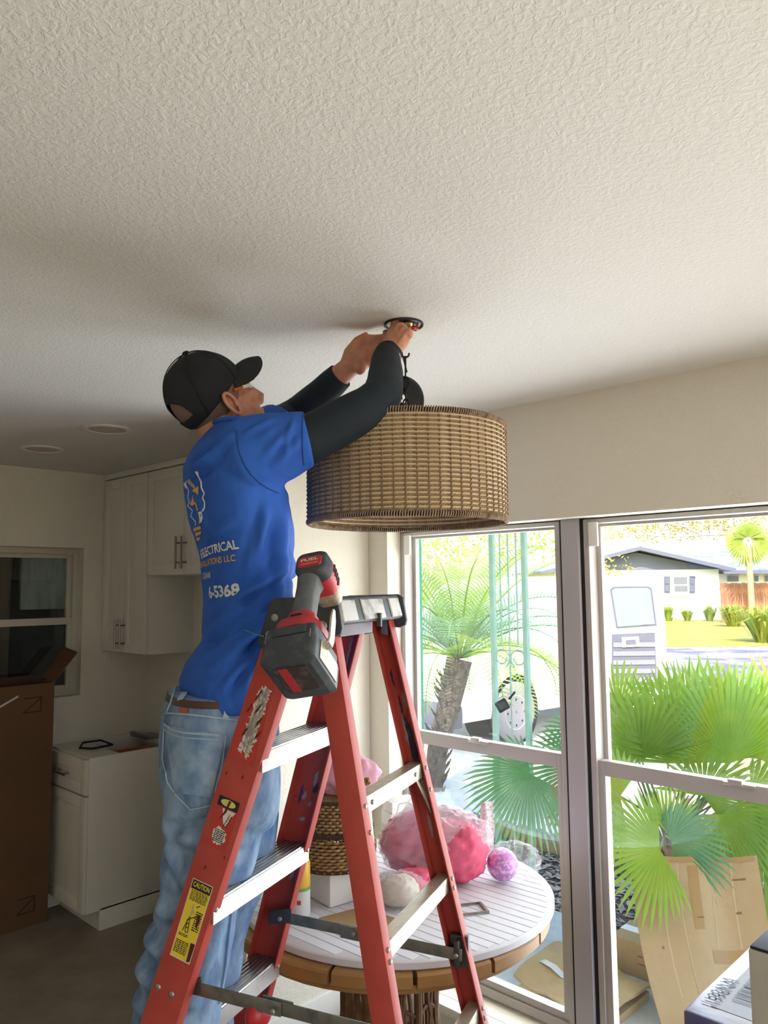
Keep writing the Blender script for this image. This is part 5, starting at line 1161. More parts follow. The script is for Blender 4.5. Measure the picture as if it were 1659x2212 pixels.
# ---------------------------------------------------------------- cartons at the lower right, by the window
m_shrink = mat('shrink_wrapped_card', '#7a7480', 0.25, var=(5, '#5c62a0', 0.42, 0.62), bump=(22, 0.3, 0.004), coat=0.6)
BT = 0.90; ba, bb = onz(1500, 2190, BT), onz(1655, 1985, BT)
wbx = thing('wrapped_carton', ((ba.x + 2.36) / 2, ba.y - 0.25, 0), 'film-wrapped carton with barcode label at lower right', 'carton')
yA = (ba.y + bb.y) / 2
G().box((ba.x, yA - 0.50, 0.001), (2.385, yA, BT)).obj('carton_body', m_shrink, wbx, bevel=0.006)
lab_o = onz(1544, 2180, BT + 0.001)
m_lab2 = mat('grey_label', '#7d787c', 0.4); m_lab3 = mat('label_print', '#24252f', 0.5)
lb = G().add([V((ba.x + 0.05, yA - 0.30, BT + 0.0008)), V((ba.x + 0.42, yA - 0.30, BT + 0.0008)), V((ba.x + 0.42, yA - 0.035, BT + 0.0008)), V((ba.x + 0.05, yA - 0.035, BT + 0.0008))], [[0, 1, 2, 3]]).obj('paper_label', m_lab2, wbx)
t1, t2 = onz(1548, 2178, BT), onz(1598, 2122, BT)
flat_text('11996NA', V((t1.x, t1.y, BT + 0.0030)), (t2 - t1), UP.cross(t2 - t1), 0.046, (t2 - t1).length, 0.0).obj('lettering', m_lab3, lb)
g = G(); x = t1.x + 0.02; rnd = random.Random(4); dd = (t2 - t1).normalized(); dq = UP.cross(dd); base = V((t1.x, t1.y, BT + 0.0030)) + dd * 0.05 - dq * 0.012; s = 0
while s < 0.22:
    w_ = rnd.choice((0.003, 0.005, 0.008)); q = base + dd * s; g.add([q, q + dd * w_, q + dd * w_ - dq * 0.09, q - dq * 0.09], [[3, 2, 1, 0]]); s += w_ + rnd.choice((0.003, 0.005, 0.007))
o = g.obj('barcode', m_lab3, lb); o['kind'] = 'stuff'
wq = at(1615, 2042, 1.05)
m_wcard = mat('pale_grey_card', '#c6c1b6', 0.6)
pcx = thing('pale_carton', (wq.x + 0.17, wq.y - 0.21, 0), 'plain pale carton with dark top at the lower right corner', 'carton')
G().box((wq.x, wq.y - 0.42, 0.001), (wq.x + 0.34, wq.y, wq.z - 0.004)).obj('carton_body', m_wcard, pcx, bevel=0.003)
G().box((wq.x + 0.002, wq.y - 0.418, wq.z - 0.0038), (wq.x + 0.338, wq.y - 0.002, wq.z)).obj('dark_top', mat('navy_film', '#2a2f3e', 0.35), pcx, bevel=0.001)
# ---------------------------------------------------------------- outside
m_conc = mat('porch_concrete', '#cfd3d4', 0.85, var=(14, '#b9bec0', 0.4, 0.75)); m_mulch = mat('mulch', '#4b3f38', 0.95, var=(30, '#6d6058', 0.4, 0.7), bump=(60, 0.8, 0.02))
m_sand = mat('sandy_lawn', '#b29b6c', 0.95, var=(2.5, '#938a52', 0.4, 0.7)); m_grass = mat('lawn_grass', '#7f8a34', 0.95, var=(1.2, '#a09648', 0.35, 0.7), bump=(40, 0.6, 0.03)); m_road = mat('road_asphalt', '#85828f', 0.9, var=(0.7, '#5c5a78', 0.48, 0.56, (1, 1, 1)))
m_drive = mat('driveway_concrete', '#dedad2', 0.9, var=(3, '#cfcac0', 0.4, 0.7))
def slabs(name, quad, z, m, t=0.05, cat=None):
    o = G().prism([V((p.x, p.y, z - t)) for p in quad], UP * t).obj(name, m); o['kind'] = 'structure'; return o
slabs('porch_slab', [V((2.645, -3, 0)), V((4.0, -3, 0)), V((4.0, 6, 0)), V((2.645, 6, 0))], -0.12, m_conc, 0.1)
slabs('mulch_bed', [V((4.005, -3, 0)), V((4.93, -3, 0)), V((4.93, 8, 0)), V((4.005, 8, 0))], -0.17, m_mulch)
slabs('garden_walkway', [V((5.02, -3, 0)), V((5.95, -3, 0)), V((5.95, 9, 0)), V((5.02, 9, 0))], -0.13, m_conc, 0.1)
def LD(l, d): return righth * l + fwdh * d
slabs('front_yard', [LD(-30, -8), LD(40, -8), LD(40, 13.4), LD(-30, 13.4)], -0.20, m_sand)
slabs('driveway', [LD(-6, 6.6), LD(3.4, 6.6), LD(4.6, 13.4), LD(-6, 13.4)], -0.188, m_drive, 0.011)
slabs('road', [LD(-60, 13.4), LD(80, 13.4), LD(80, 24.5), LD(-60, 24.5)], -0.24, m_road)
slabs('far_lawn', [LD(-60, 24.5), LD(90, 24.5), LD(90, 120), LD(-60, 120)], -0.20, m_grass)
# leaf litter on the mulch
rnd = random.Random(5); g = G()
for i in range(2200):
    x, y = 4.03 + rnd.random() * 0.87, 1.2 + rnd.random() * 3.0; a = rnd.random() * PI; s = 0.018 + rnd.random() * 0.03; c = V((x, y, -0.166 + rnd.random() * 0.012))
    u = V((math.cos(a), math.sin(a), rnd.random() * 0.5 - 0.25)); w = V((-math.sin(a), math.cos(a), rnd.random() * 0.6 - 0.3)) * 0.4
    g.add([c - u * s, c - w * s, c + u * s, c + w * s], [[0, 1, 2, 3]])
o = g.obj('leaf_litter', mat('dry_leaves', '#94837a', 0.9, var=(9, '#c4b8b0', 0.4, 0.65))); tag(o, 'dry fallen leaves scattered over the dark mulch bed', 'leaves', kind='stuff')
# scalloped concrete edging
m_edge = mat('edging_stone', '#8c8f88', 0.9, var=(20, '#5f6a58', 0.4, 0.7))
ed = thing('scalloped_edging', (4.975, 2.9, -0.19), 'row of scalloped concrete edging along the garden walkway', 'edging'); e0 = None
for k in range(26):
    y = 1.0 + k * 0.152
    if e0 is None:
        prof = [(-0.075, -0.19), (0.075, -0.19), (0.075, -0.09)] + [(0.075 * math.cos(t), -0.09 + 0.055 * math.sin(t)) for t in [PI * i / 8 for i in range(1, 8)]] + [(-0.075, -0.09)]
        e0 = G().prism([V((4.945, y + a, b)) for a, b in prof], V((0.06, 0, 0))).obj('edging_block', m_edge, ed, bevel=0.006)
    else: o = dup(e0, ed); o.location = (0, k * 0.152, 0)
# mint-painted iron trellis post
m_mint = mat('mint_paint', '#b4e4d4', 0.5, var=(9, '#d2efe6', 0.45, 0.7)); m_mintd = mat('green_paint', '#58c79c', 0.5)
tr = thing('trellis_post', (3.70, 2.60, -0.12), 'mint green wrought-iron trellis post on the porch edge', 'post')
P1, P2 = V((3.70, 2.49, 0)), V((3.70, 2.715, 0))
for p in (P1, P2): G().box((p.x - 0.0145, p.y - 0.0145, -0.12), (p.x + 0.0145, p.y + 0.0145, CEIL - 0.021)).obj('square_tube', m_mint, tr, bevel=0.003)
for k in (0.25, 0.5, 0.75):
    p = P1.lerp(P2, k); z0 = 1.40 if k != 0.5 else -0.10
    G().tube([p + UP * z0, p + UP * (CEIL - 0.025)], 0.005, 8).obj('thin_bar', m_mint, tr, smooth=True)
for k, s in ((0.25, 1), (0.75, -1)):
    c = P1.lerp(P2, k) + UP * 1.335; pts = []
    for i in range(26):
        t = rad(-60 + i * 17); r = 0.055 * (1 - 0.018 * i); pts.append(c + V((0, s * r * math.cos(t), r * math.sin(t))))
    G().tube(pts, 0.0045, 6).obj('scroll', m_mint, tr, smooth=True)
for zc in (0.02, 0.55): G().tube([P1 + UP * zc, P2 + UP * zc], 0.008, 8).obj('cross_bar', m_mint, tr, smooth=True)
tr2 = thing('trellis_post', (3.70, 3.30, -0.12), 'green porch post at the left edge of the window', 'post')
G().box((3.682, 3.282, -0.12), (3.718, 3.318, CEIL - 0.021)).obj('square_tube', m_mintd, tr2, bevel=0.003); G().box((3.65, 3.25, -0.12), (3.75, 3.35, -0.11)).obj('base_plate', m_mintd, tr2)
sl = P2 + V((-0.03, -0.02, 0)) + UP * 1.0
so = thing('solar_light', sl, 'small black solar light clipped on the mint trellis post', 'light'); G().cbox(at(1085, 1524, 4.36), (righth * 0.8 + UP * 0.45) * 0.036, (UP * 0.8 - righth * 0.45) * 0.032, fwdh * 0.018).obj('housing', m_black_part_shade, so, bevel=0.006); G().cbox(at(1085, 1524, 4.338), (righth * 0.8 + UP * 0.45) * 0.026, (UP * 0.8 - righth * 0.45) * 0.02, fwdh * 0.002).obj('panel', mat('solar_cell', '#2b3a44', 0.2), so)
G().tube([at(1100, 1510, 4.36), at(1112, 1495, 4.39)], 0.006, 6).obj('clip', m_black_part_shade, so, smooth=True)

# palms
def leafmat(name, c1, c2, tr_, k=0.45): return mat(name, c1, 0.45, var=(5, c2, 0.35, 0.7), trans=(tr_, k))
m_fan = leafmat('fan_leaf', '#5c8a30', '#8fae42', '#bcd644'); m_fan2 = leafmat('fan_leaf_pale', '#86b63c', '#a9cf52', '#d2ea5a'); m_fan3 = leafmat('fan_leaf_blue', '#4f8f5c', '#7fb58a', '#8fc46a', 0.3); m_stem = mat('palm_stalk', '#7f9a4a', 0.6); m_trunk = mat('palm_trunk', '#4a433f', 0.9, var=(20, '#6d635d', 0.4, 0.65), bump=(50, 0.8, 0.01))
def fan(hub, cdir, nrm, R, spread, N, droop, seed, fused=0.52):
    rnd = random.Random(seed); c = V(cdir).normalized(); n = V(nrm) - c * V(nrm).dot(c); n.normalize(); s = n.cross(c); g = G()
    def pt(a, r, k=0.0):
        p = V(hub) + (c * math.cos(a) + s * math.sin(a)) * r + n * k; f = (r / R) ** 2.2
        return p - UP * (droop * R * f) + n * (0.05 * R * math.sin(a) ** 2)
    for i in range(N):
        a0 = -spread + 2 * spread * i / N; a1 = -spread + 2 * spread * (i + 1) / N; am = (a0 + a1) / 2 + (rnd.random() - .5) * 0.02; Rt = R * (0.90 + 0.14 * rnd.random()) * (1 - 0.22 * (abs(am) / spread) ** 2); w = (a1 - a0)
        ka = 0.012 * R
        h0 = V(hub); A1, B1, M1 = pt(a0, R * fused * 0.5), pt(a1, R * fused * 0.5), pt(am, R * fused * 0.5, ka)
        A2, B2, M2 = pt(a0 + w * 0.04, R * fused), pt(a1 - w * 0.04, R * fused), pt(am, R * fused, ka * 1.6)
        A3, B3 = pt(am - w * 0.26, R * 0.8 * Rt / R), pt(am + w * 0.26, R * 0.8 * Rt / R); T = pt(am, Rt)
        b = len(g.v); g.v += [h0, A1, M1, B1, A2, M2, B2, A3, B3, T]
        g.f += [[b, b + 1, b + 2], [b, b + 2, b + 3], [b + 1, b + 4, b + 5, b + 2], [b + 2, b + 5, b + 6, b + 3], [b + 4, b + 7, b + 5], [b + 5, b + 7, b + 8], [b + 5, b + 8, b + 6], [b + 7, b + 9, b + 8]]
    return g
def add_leaf(root, hub, cdir, nrm, R, spread, N, droop, seed, m, base):
    lf = fan(hub, cdir, nrm, R, spread, N, droop, seed).obj('fan_leaf', m, root)
    mid = V(hub).lerp(V(base), 0.5) + UP * 0.05; G().tube([V(base), mid, V(hub)], [0.010, 0.008, 0.005], 6).obj('leaf_stalk', m_stem, lf, smooth=True)
pb_ = LD(1.62, 4.55); pb_.z = -0.16
fp = thing('fan_palm', pb_, 'dense clump of fan palms outside the right-hand window', 'palm')
G().tube([pb_, pb_ + UP * 0.25 + righth * 0.02, pb_ + UP * 0.45], [0.10, 0.09, 0.07], 12).obj('palm_trunk', m_trunk, fp, smooth=True)
core = pb_ + UP * 0.40
tocam = -fwdh
specs = [ # px, py, depth, direction in view (right, up, away), R, spread deg, N, droop, material
    (1385, 1640, 4.3, (-0.45, 0.9, 0.0), 0.50, 100, 30, 0.10, m_fan), (1480, 1650, 4.4, (0.05, 1.0, 0.0), 0.62, 85, 34, 0.05, m_fan), (1575, 1650, 4.3, (-0.15, 1.0, 0.1), 0.62, 75, 32, 0.04, m_fan2), (1440, 1610, 4.7, (-0.1, 1.0, 0.1), 0.48, 95, 30, 0.05, m_fan), (1640, 1640, 4.5, (0.3, 0.9, 0.0), 0.52, 95, 30, 0.10, m_fan),
    (1350, 1600, 4.7, (-0.8, 0.5, 0.1), 0.40, 100, 26, 0.15, m_fan), (1620, 1730, 4.1, (0.5, -0.2, -0.2), 0.42, 105, 28, 0.30, m_fan), (1520, 1720, 4.2, (0.3, 0.5, -0.3), 0.40, 110, 30, 0.25, m_fan), (1340, 1720, 4.0, (-0.6, 0.3, -0.2), 0.36, 110, 26, 0.30, m_fan2), (1590, 1580, 4.8, (0.2, 1.0, 0.2), 0.50, 90, 30, 0.08, m_fan),
    (1425, 1835, 3.75, (-0.95, -0.05, -0.25), 0.36, 105, 30, 0.10, m_fan2), (1450, 1815, 3.9, (0.75, 0.30, -0.4), 0.30, 100, 26, 0.35, m_fan3), (1440, 1800, 3.95, (0.3, 0.8, 0.1), 0.27, 60, 18, 0.05, m_fan2), (1560, 1760, 4.0, (0.2, -0.5, -0.3), 0.34, 110, 28, 0.35, m_fan), (1650, 1800, 4.2, (0.2, -0.6, -0.3), 0.36, 110, 28, 0.35, m_fan), (1500, 1580, 5.0, (0.0, 1.0, 0.1), 0.52, 95, 32, 0.05, m_fan),
    (1335, 1540, 5.0, (-0.5, 0.9, 0.1), 0.40, 95, 26, 0.1, m_fan), (1690, 1560, 4.9, (0.2, 1.0, 0.1), 0.50, 95, 30, 0.1, m_fan2)]
for i, (px, py, d, vd, R, sprd, N, dr, m) in enumerate(specs):
    cd = righth * vd[0] + UP * vd[1] + fwdh * vd[2]; nr = tocam * 0.85 + UP * (0.45 if vd[1] < 0.6 else -0.05) + righth * (0.25 * math.sin(i * 2.1))
    add_leaf(fp, at(px, py, d), cd, nr, R, rad(sprd), N, dr, 40 + i, m, core + righth * (0.05 * math.sin(i)))
rnd = random.Random(77)
for i in range(14):
    a = rnd.random() * 2 * PI; p = core + V((math.cos(a), math.sin(a), 0)) * 0.1; q = at(1345 + rnd.random() * 300, 1640 + rnd.random() * 140, 4.3 + rnd.random() * 0.5)
    G().tube([p, p.lerp(q, 0.5) + UP * 0.04, q], [0.008, 0.006, 0.004], 5).obj('bare_stalk', mat('brown_stalk', '#8a7a52', 0.7), fp, smooth=True)
fb = V((4.15, 2.35, -0.165))
f2 = thing('fan_palm', fb, 'small fan palm with drooping frond in front of the walkway', 'palm')
add_leaf(f2, at(1146, 1672, 3.95), -righth * 0.72 - UP * 0.42 - fwdh * 0.15, tocam * 0.8 + UP * 0.55 - righth * 0.2, 0.36, rad(118), 40, 0.28, 91, m_fan3, fb + UP * 0.02)
add_leaf(f2, at(1250, 1660, 4.2), -righth * 0.7 + UP * 0.25, tocam * 0.8 + UP * 0.4, 0.34, rad(80), 24, 0.22, 92, m_fan3, fb + UP * 0.02)
add_leaf(f2, at(1275, 1590, 4.3), -righth * 0.9 + UP * 0.15, tocam * 0.9 + UP * 0.3, 0.30, rad(70), 22, 0.25, 93, m_fan3, fb + UP * 0.02)
add_leaf(f2, at(1215, 1690, 4.15), righth * 0.5 - UP * 0.5, tocam * 0.9 + UP * 0.3, 0.26, rad(90), 24, 0.30, 94, m_fan, fb + UP * 0.02)
# pygmy date palm
dpb = LD(0.42, 7.35); dpb.z = -0.198
dp = thing('date_palm', dpb, 'pygmy date palm with shaggy leaning trunk beyond the trellis', 'palm')
cr = at(992, 1425, 7.5)
trunk = [dpb, dpb.lerp(cr, 0.35) - righth * 0.04, dpb.lerp(cr, 0.7) - righth * 0.01, cr]
G().tube(trunk, [0.09, 0.095, 0.11, 0.125], 14).obj('palm_trunk', m_trunk, dp, smooth=True)
rnd = random.Random(9); st0 = None
for i in range(90):
    t = rnd.random(); p = trunk[0].lerp(trunk[-1], t) - righth * 0.03 * math.sin(PI * t); a = rnd.random() * 2 * PI; d = V((math.cos(a), math.sin(a), 0)); r = 0.088 + 0.034 * t
    G().tube([p + d * r * 0.9, p + d * (r + 0.03) + UP * 0.05, p + d * (r + 0.05) + UP * 0.09], [0.014, 0.010, 0.004], 5).obj('leaf_base', m_trunk, dp, smooth=True)
m_date = leafmat('date_frond', '#6f9648', '#93b25c', '#cde36a', 0.45); m_date2 = leafmat('date_frond_blue', '#5e8a6a', '#83a58a', '#a9c890', 0.35)
def frond(Lg, curve, seed):
    g = G(); rnd = random.Random(seed); N = 42; pts = []; x, z, a = 0.0, 0.0, rad(80)
    for i in range(N + 1):
        pts.append(V((x, 0, z))); a -= curve / N * (0.4 + 1.2 * i / N); x += Lg / N * math.cos(a); z += Lg / N * math.sin(a)
    g.tube(pts[::3], [0.010 * (1 - 0.8 * i / 16) for i in range(len(pts[::3]))], 5)
    for i in range(7, N):
        t = i / N; tg = (pts[min(i + 1, N)] - pts[i - 1]).normalized(); ll = 0.27 * math.sin(PI * (0.18 + 0.78 * t)) + 0.03; up_ = V((-tg.z, 0, tg.x))
        for s in (-1, 1):
            d = (tg * 0.55 + V((0, s, 0)) * 0.9 + up_ * (0.22 + 0.1 * rnd.random())).normalized(); p = pts[i]; w = tg * 0.0042; e = p + d * ll * (0.9 + 0.2 * rnd.random()) - UP * 0.25 * ll * ll; m_ = p + d * ll * 0.5 + UP * 0.01
            g.add([p - w, p + w, m_ + w * 1.2, m_ - w * 1.2, e], [[0, 1, 2, 3], [3, 2, 4]])
    return g
variants = [(frond(1.30, c, i), c) for i, c in enumerate((rad(55), rad(85), rad(120)))]
meshes = [v[0].mesh('frond', V((0, 0, 0))) for v in variants]
for k in range(46):
    t = k / 46; vi = 0 if k < 14 else (1 if k < 32 else 2); az = k * 2.399963 + 0.3; tilt = rad(2 + 62 * t)
    o = bpy.data.objects.new('frond', meshes[vi]); COL.objects.link(o); o.parent = dp
    if not meshes[vi].materials: meshes[vi].materials.append(m_date2 if vi == 1 else m_date)
    o.location = cr - dpb + UP * 0.02 + V((math.cos(az), math.sin(az), 0)) * 0.04; o.rotation_mode = 'ZYX' if False else 'XYZ'
    o.rotation_euler = (0, tilt, az); s = 0.92 + 0.25 * rnd.random(); o.scale = (s, s, s); ORG[o.name] = dpb
# planter, cardboard sheets and cartons on the porch
pc = LD(1.72, 4.12); pc.z = -0.12
tag(G().lathe([(0.13, 0), (0.15, 0.02), (0.19, 0.40), (0.205, 0.41), (0.205, 0.46), (0.185, 0.46), (0.175, 0.36), (0.02, 0.36)], pc + fwdh * 0.25, 28).obj('planter_pot', mat('weathered_pot', '#9a8578', 0.85, var=(9, '#7d6a60', 0.4, 0.7)), smooth=True, sharp=40), 'weathered brown planter pot behind the leaning cardboard', 'pot')
m_cb = mat('outdoor_cardboard', '#c7ab80', 0.8, var=(3, '#b59568', 0.35, 0.7, (1, 1, 0.3))); m_cbt = mat('packing_tape_tan', '#b08a54', 0.35); m_cbd = mat('cardboard_tear', '#8a6c48', 0.9)
tl, trr = at(1366, 1852, 3.86), at(1634, 1848, 3.78); bl = onz(1428, 2225, -0.118); br = onz(1690, 2205, -0.118)
cbs = thing('cardboard_sheet', (bl + br) / 2, 'large tan cardboard sheet leaning on the planter outside', 'cardboard')
nrm_c = ((br - bl).cross(tl - bl)).normalized()
if nrm_c.dot(EYE - bl) < 0: nrm_c = -nrm_c
def cbp(x, y): return (tl * (1 - x) + trr * x) * (1 - y) + (bl * (1 - x) + br * x) * y + nrm_c * (0.035 * math.sin(x * 5.5 + 0.6) * (0.4 + 0.6 * y) + 0.012 * math.sin(x * 13 + y * 3)) - righth * (0.035 * math.sin(PI * y) * (1 - x))
G().sheet([[cbp(i / 16, j / 16) for i in range(17)] for j in range(17)], nrm_c * -0.006).obj('sheet', m_cb, cbs, smooth=True, sharp=40)
def cpatch(name, x0, y0, x1, y1, m, o=0.0015, n=6): return G().sheet([[cbp(x0 + (x1 - x0) * i / n, y0 + (y1 - y0) * j / n) + nrm_c * o for i in range(n + 1)] for j in range(n + 1)]).obj(name, m, cbs, smooth=True, sharp=0)
cpatch('tape_strip', 0.44, 0.06, 0.52, 0.46, m_cbt); cpatch('tape_strip', 0.56, 0.58, 0.86, 0.66, m_cbt); cpatch('tape_strip', 0.02, 0.0, 0.98, 0.035, m_cbt)
for x in (0.22, 0.36, 0.62, 0.80): cpatch('crease', x, 0.04, x + 0.006, 0.85, mat('crease_light', '#d6bf98', 0.8), 0.001, 8)
for x, y, w, h in ((0.80, 0.14, 0.10, 0.014), (0.47, 0.385, 0.055, 0.010), (0.80, 0.35, 0.04, 0.016), (0.16, 0.56, 0.016, 0.014)): cpatch('tear', x, y, x + w, y + h, m_cbd, 0.002, 3)
fc = onz(1180, 2120, -0.118)
ct = thing('cardboard_carton', (3.36, 2.08, -0.119), 'flattened tan carton with glossy tape lying on the porch', 'carton')
G().sheet([[V((3.02 + 0.45 * i / 8 + 0.1 * (j / 8), 1.70 + 0.52 * j / 8, -0.065 + 0.05 * math.sin(PI * i / 8) + 0.012 * math.sin(j * 1.7 + i))) for i in range(9)] for j in range(9)], UP * -0.012).obj('top_panel', m_cb, ct, smooth=True, sharp=40)
G().box((3.05, 1.72, -0.119), (3.46, 2.18, -0.085)).obj('bottom_panel', m_cb, ct, bevel=0.004)
G().sheet([[V((3.14 + 0.05 * i + 0.1 * (j / 8), 1.72 + 0.48 * j / 8, -0.022 + 0.012 * math.sin(j * 1.7 + 3))) for i in range(2)] for j in range(9)]).obj('glossy_tape', mat('clear_tape', '#e3ddd0', 0.12, coat=0.5), ct, smooth=True)
ct2 = thing('cardboard_carton', (3.74, 1.80, -0.119), 'tan carton with red arrow print below the leaning cardboard', 'carton')
G().box((3.60, 1.62, -0.119), (3.88, 1.98, 0.04)).obj('carton_body', m_cb, ct2, bevel=0.008)
G().box((3.70, 1.619, 0.0402), (3.76, 1.981, 0.0412)).obj('glossy_tape', MATS['clear_tape'], ct2)
m_rp = mat('red_print', '#c0504a', 0.6)
for dx in (0, 0.035): a = V((3.5995, 1.70, -0.02 - dx)); G().prism([a + V((0, 0.14, 0)), a + V((0, 0.14, 0.006)), a + V((0, 0.02, 0.006)), a + V((0, 0.02, 0.014)), a + V((0, 0, 0.003)), a + V((0, 0.02, -0.008)), a + V((0, 0.02, 0))], V((-0.0006, 0, 0))).obj('printed_arrow', m_rp, ct2)

# white van in the driveway
m_van = mat('van_white', '#f1f1ef', 0.3, coat=0.4); m_tyre = mat('tyre_rubber', '#8a878c', 0.8); m_rim_ = mat('wheel_steel', '#b9b7b6', 0.4, 0.5); m_vglass = mat('van_glass', '#7f9490', 0.1, 0.0); m_vgrey = mat('van_trim_grey', '#5e5e6c', 0.6); m_vdark = mat('van_wheel_well', '#1f2024', 0.8)
wp = onz(1120, 1607, -0.186); ve = (righth * 0.77 + fwdh * 0.64).normalized(); vw = (fwdh * 0.77 - righth * 0.64).normalized()
van = thing('white_van', wp, 'white work van parked in the driveway with a door open', 'van')
def VP(a, b, z): return wp + ve * a + vw * b + UP * z
side = [(-0.95, 0.35), (-1.0, 0.55), (-0.98, 0.95), (-0.85, 1.08), (-0.10, 1.18), (0.45, 1.85), (0.75, 2.02), (1.35, 2.05), (3.25, 2.05), (3.30, 0.35)]
well = [(0.46 * math.cos(t), 0.38 + 0.46 * math.sin(t)) for t in [PI * i / 12 for i in range(0, 13)]]
poly = [(-0.95, 0.35)] + [(-0.46, 0.35)] + [p for p in reversed(well)] + [(0.46, 0.35), (3.30, 0.35)] + [p for p in reversed(side[1:-1])]
G().prism([VP(a, 0.0, z) for a, z in poly], vw * 1.95).obj('van_body', m_van, van, bevel=0.03)
G().loft([[VP(0.45 * math.cos(t), 0.05, 0.38 + 0.45 * math.sin(t)) for t in [2 * PI * i / 24 for i in range(24)]], [VP(0.45 * math.cos(t), 0.5, 0.38 + 0.45 * math.sin(t)) for t in [2 * PI * i / 24 for i in range(24)]]]).obj('wheel_well', m_vdark, van)
for a in (0.0, 2.75):
    c = VP(a, 0.12, 0.375); wl_ = G().lathe([(0.20, 0.10), (0.33, 0.11), (0.372, 0.08), (0.375, 0.0), (0.372, -0.08), (0.33, -0.11), (0.20, -0.10)], c, 32, vw).obj('tyre', m_tyre, van, smooth=True, sharp=50)
    G().lathe([(0.22, -0.085), (0.21, -0.105), (0.12, -0.07), (0.10, -0.09), (0.02, -0.10)], c, 24, vw).obj('wheel_rim', m_rim_, wl_, smooth=True)
    for q in range(8): t = 2 * PI * q / 8; G().ball(c - vw * 0.085 + ve * (0.155 * math.cos(t)) + UP * (0.155 * math.sin(t)), 0.022, n=8, m=6).obj('rim_hole', m_vdark, wl_, smooth=True)
bmp = G().loft([[VP(-1.10, 0.0 + 1.95 * k, z) for z in (0.30,)] + [VP(-0.96, 1.95 * k, 0.30), VP(-0.94, 1.95 * k, 0.55), VP(-1.06, 1.95 * k, 0.57), VP(-1.12, 1.95 * k, 0.45)] for k in (0, 1)]).obj('bumper', m_vgrey, van, bevel=0.02)
G().prism([VP(-1.005, 0.10, 0.62), VP(-1.005, 0.42, 0.62), VP(-0.995, 0.42, 0.86), VP(-0.995, 0.10, 0.86)], -ve * 0.02).obj('headlamp', mat('headlamp_glass', '#d6dde0', 0.15), van)
G().prism([VP(-0.12, 0.12, 1.20), VP(-0.12, 1.83, 1.20), VP(0.44, 1.75, 1.86), VP(0.44, 0.20, 1.86)], (-ve * 0.6 + UP * 0.5) * 0.02).obj('windscreen', m_vglass, van)
for a0, a1, z0, z1, m in ((2.0, 2.35, 1.15, 1.5, mat('decal_blue', '#6fa3d8', 0.4)), (2.45, 2.60, 1.05, 1.6, mat('decal_orange', '#e8795a', 0.4))): G().prism([VP(a0, -0.004, z0), VP(a1, -0.004, z0), VP(a1, -0.004, z1), VP(a0, -0.004, z1)], -vw * 0.004).obj('side_decal', m, van)
# open rear door, inner side towards the house
D0 = at(1316, 1455, 8.3); 
def DV(px, py, o=0.0): p = at(px, py, 8.3); return p - fwdh * o
dpoly = [(1312, 1262), (1400, 1254), (1424, 1262), (1434, 1300), (1442, 1440), (1444, 1640), (1316, 1640)]
dr_ = G().prism([DV(*p) for p in dpoly], fwdh * 0.10).obj('open_door', m_van, van, bevel=0.012)
def inset(name, pts, m, o): return G().prism([DV(px, py, o) for px, py in pts], fwdh * o * 0.9).obj(name, m, dr_)
inset('door_glass_frame', [(1317, 1272), (1326, 1267), (1400, 1266), (1408, 1271), (1419, 1352), (1331, 1358)], m_vgrey, 0.004)
inset('door_glass', [(1321, 1276), (1328, 1271), (1398, 1270), (1404, 1275), (1414, 1348), (1334, 1354)], m_vglass, 0.009)
inset('door_panel', [(1321, 1370), (1414, 1366), (1420, 1480), (1322, 1480)], m_vgrey, 0.004)
for k in range(5): y = 1388 + k * 19; inset('panel_rib', [(1324, y), (1414, y - 1), (1415, y + 9), (1324, y + 10)], mat('van_trim_light', '#7c7c88', 0.6), 0.012)
inset('latch_plate', [(1342, 1377), (1378, 1375), (1381, 1396), (1344, 1398)], m_van, 0.02); inset('latch_recess', [(1350, 1382), (1372, 1381), (1373, 1392), (1351, 1393)], m_vgrey, 0.024)
inset('wing_mirror', [(1383, 1320), (1396, 1318), (1401, 1326), (1399, 1348), (1384, 1349)], m_van, 0.014)

# the house across the street
m_hw = mat('house_white', '#f0efec', 0.9); m_roof = mat('roof_shingle', '#6a7090', 0.9, var=(1.4, '#b4b9cc', 0.45, 0.65)); m_gable = mat('gable_grey', '#6a6d7c', 0.9); m_fascia = mat('fascia_grey', '#5f6272', 0.8); m_shut = mat('shutter_grey', '#5b5d68', 0.8); m_hglass = mat('house_glass', '#6d7078', 0.2)  # roof: dappled tree shadow is mixed into the pale shingle colour
def HL(px, d): return (px - IMW / 2) / FPX * d
DH = 42.0; gl, gr = HL(1195, DH), HL(1549, DH); gc = (gl + gr) / 2
ho = thing('house', LD(gc, DH) - UP * 0.2, 'white bungalow with grey gable across the street', 'house')
def HP(l, d, z): return LD(l, d) + UP * z
G().prism([HP(gl, DH, -0.2), HP(gr, DH, -0.2), HP(gr, DH, 2.5), HP(gl, DH, 2.5)], fwdh * 9).obj('wall', m_hw, ho)
G().prism([HP(gl, DH - 0.02, 2.5), HP(gr, DH - 0.02, 2.5), HP(gc, DH - 0.02, 3.45)], fwdh * 8.9).obj('gable', m_gable, ho)
for s in (-1, 1):
    e = gl - 0.6 if s < 0 else gr + 0.6
    G().pbox(HP(gc, DH - 0.7, 3.60), HP(e, DH - 0.7, 2.38) - HP(gc, DH - 0.7, 3.60), fwdh * 11, UP * 0.12).obj('roof', m_roof, ho)
    G().pbox(HP(gc, DH - 0.78, 3.54), HP(e, DH - 0.78, 2.32) - HP(gc, DH - 0.78, 3.54), fwdh * 0.06, UP * 0.20).obj('fascia', m_fascia, ho)
wl0, wl1 = gr - 0.5, gr + 16
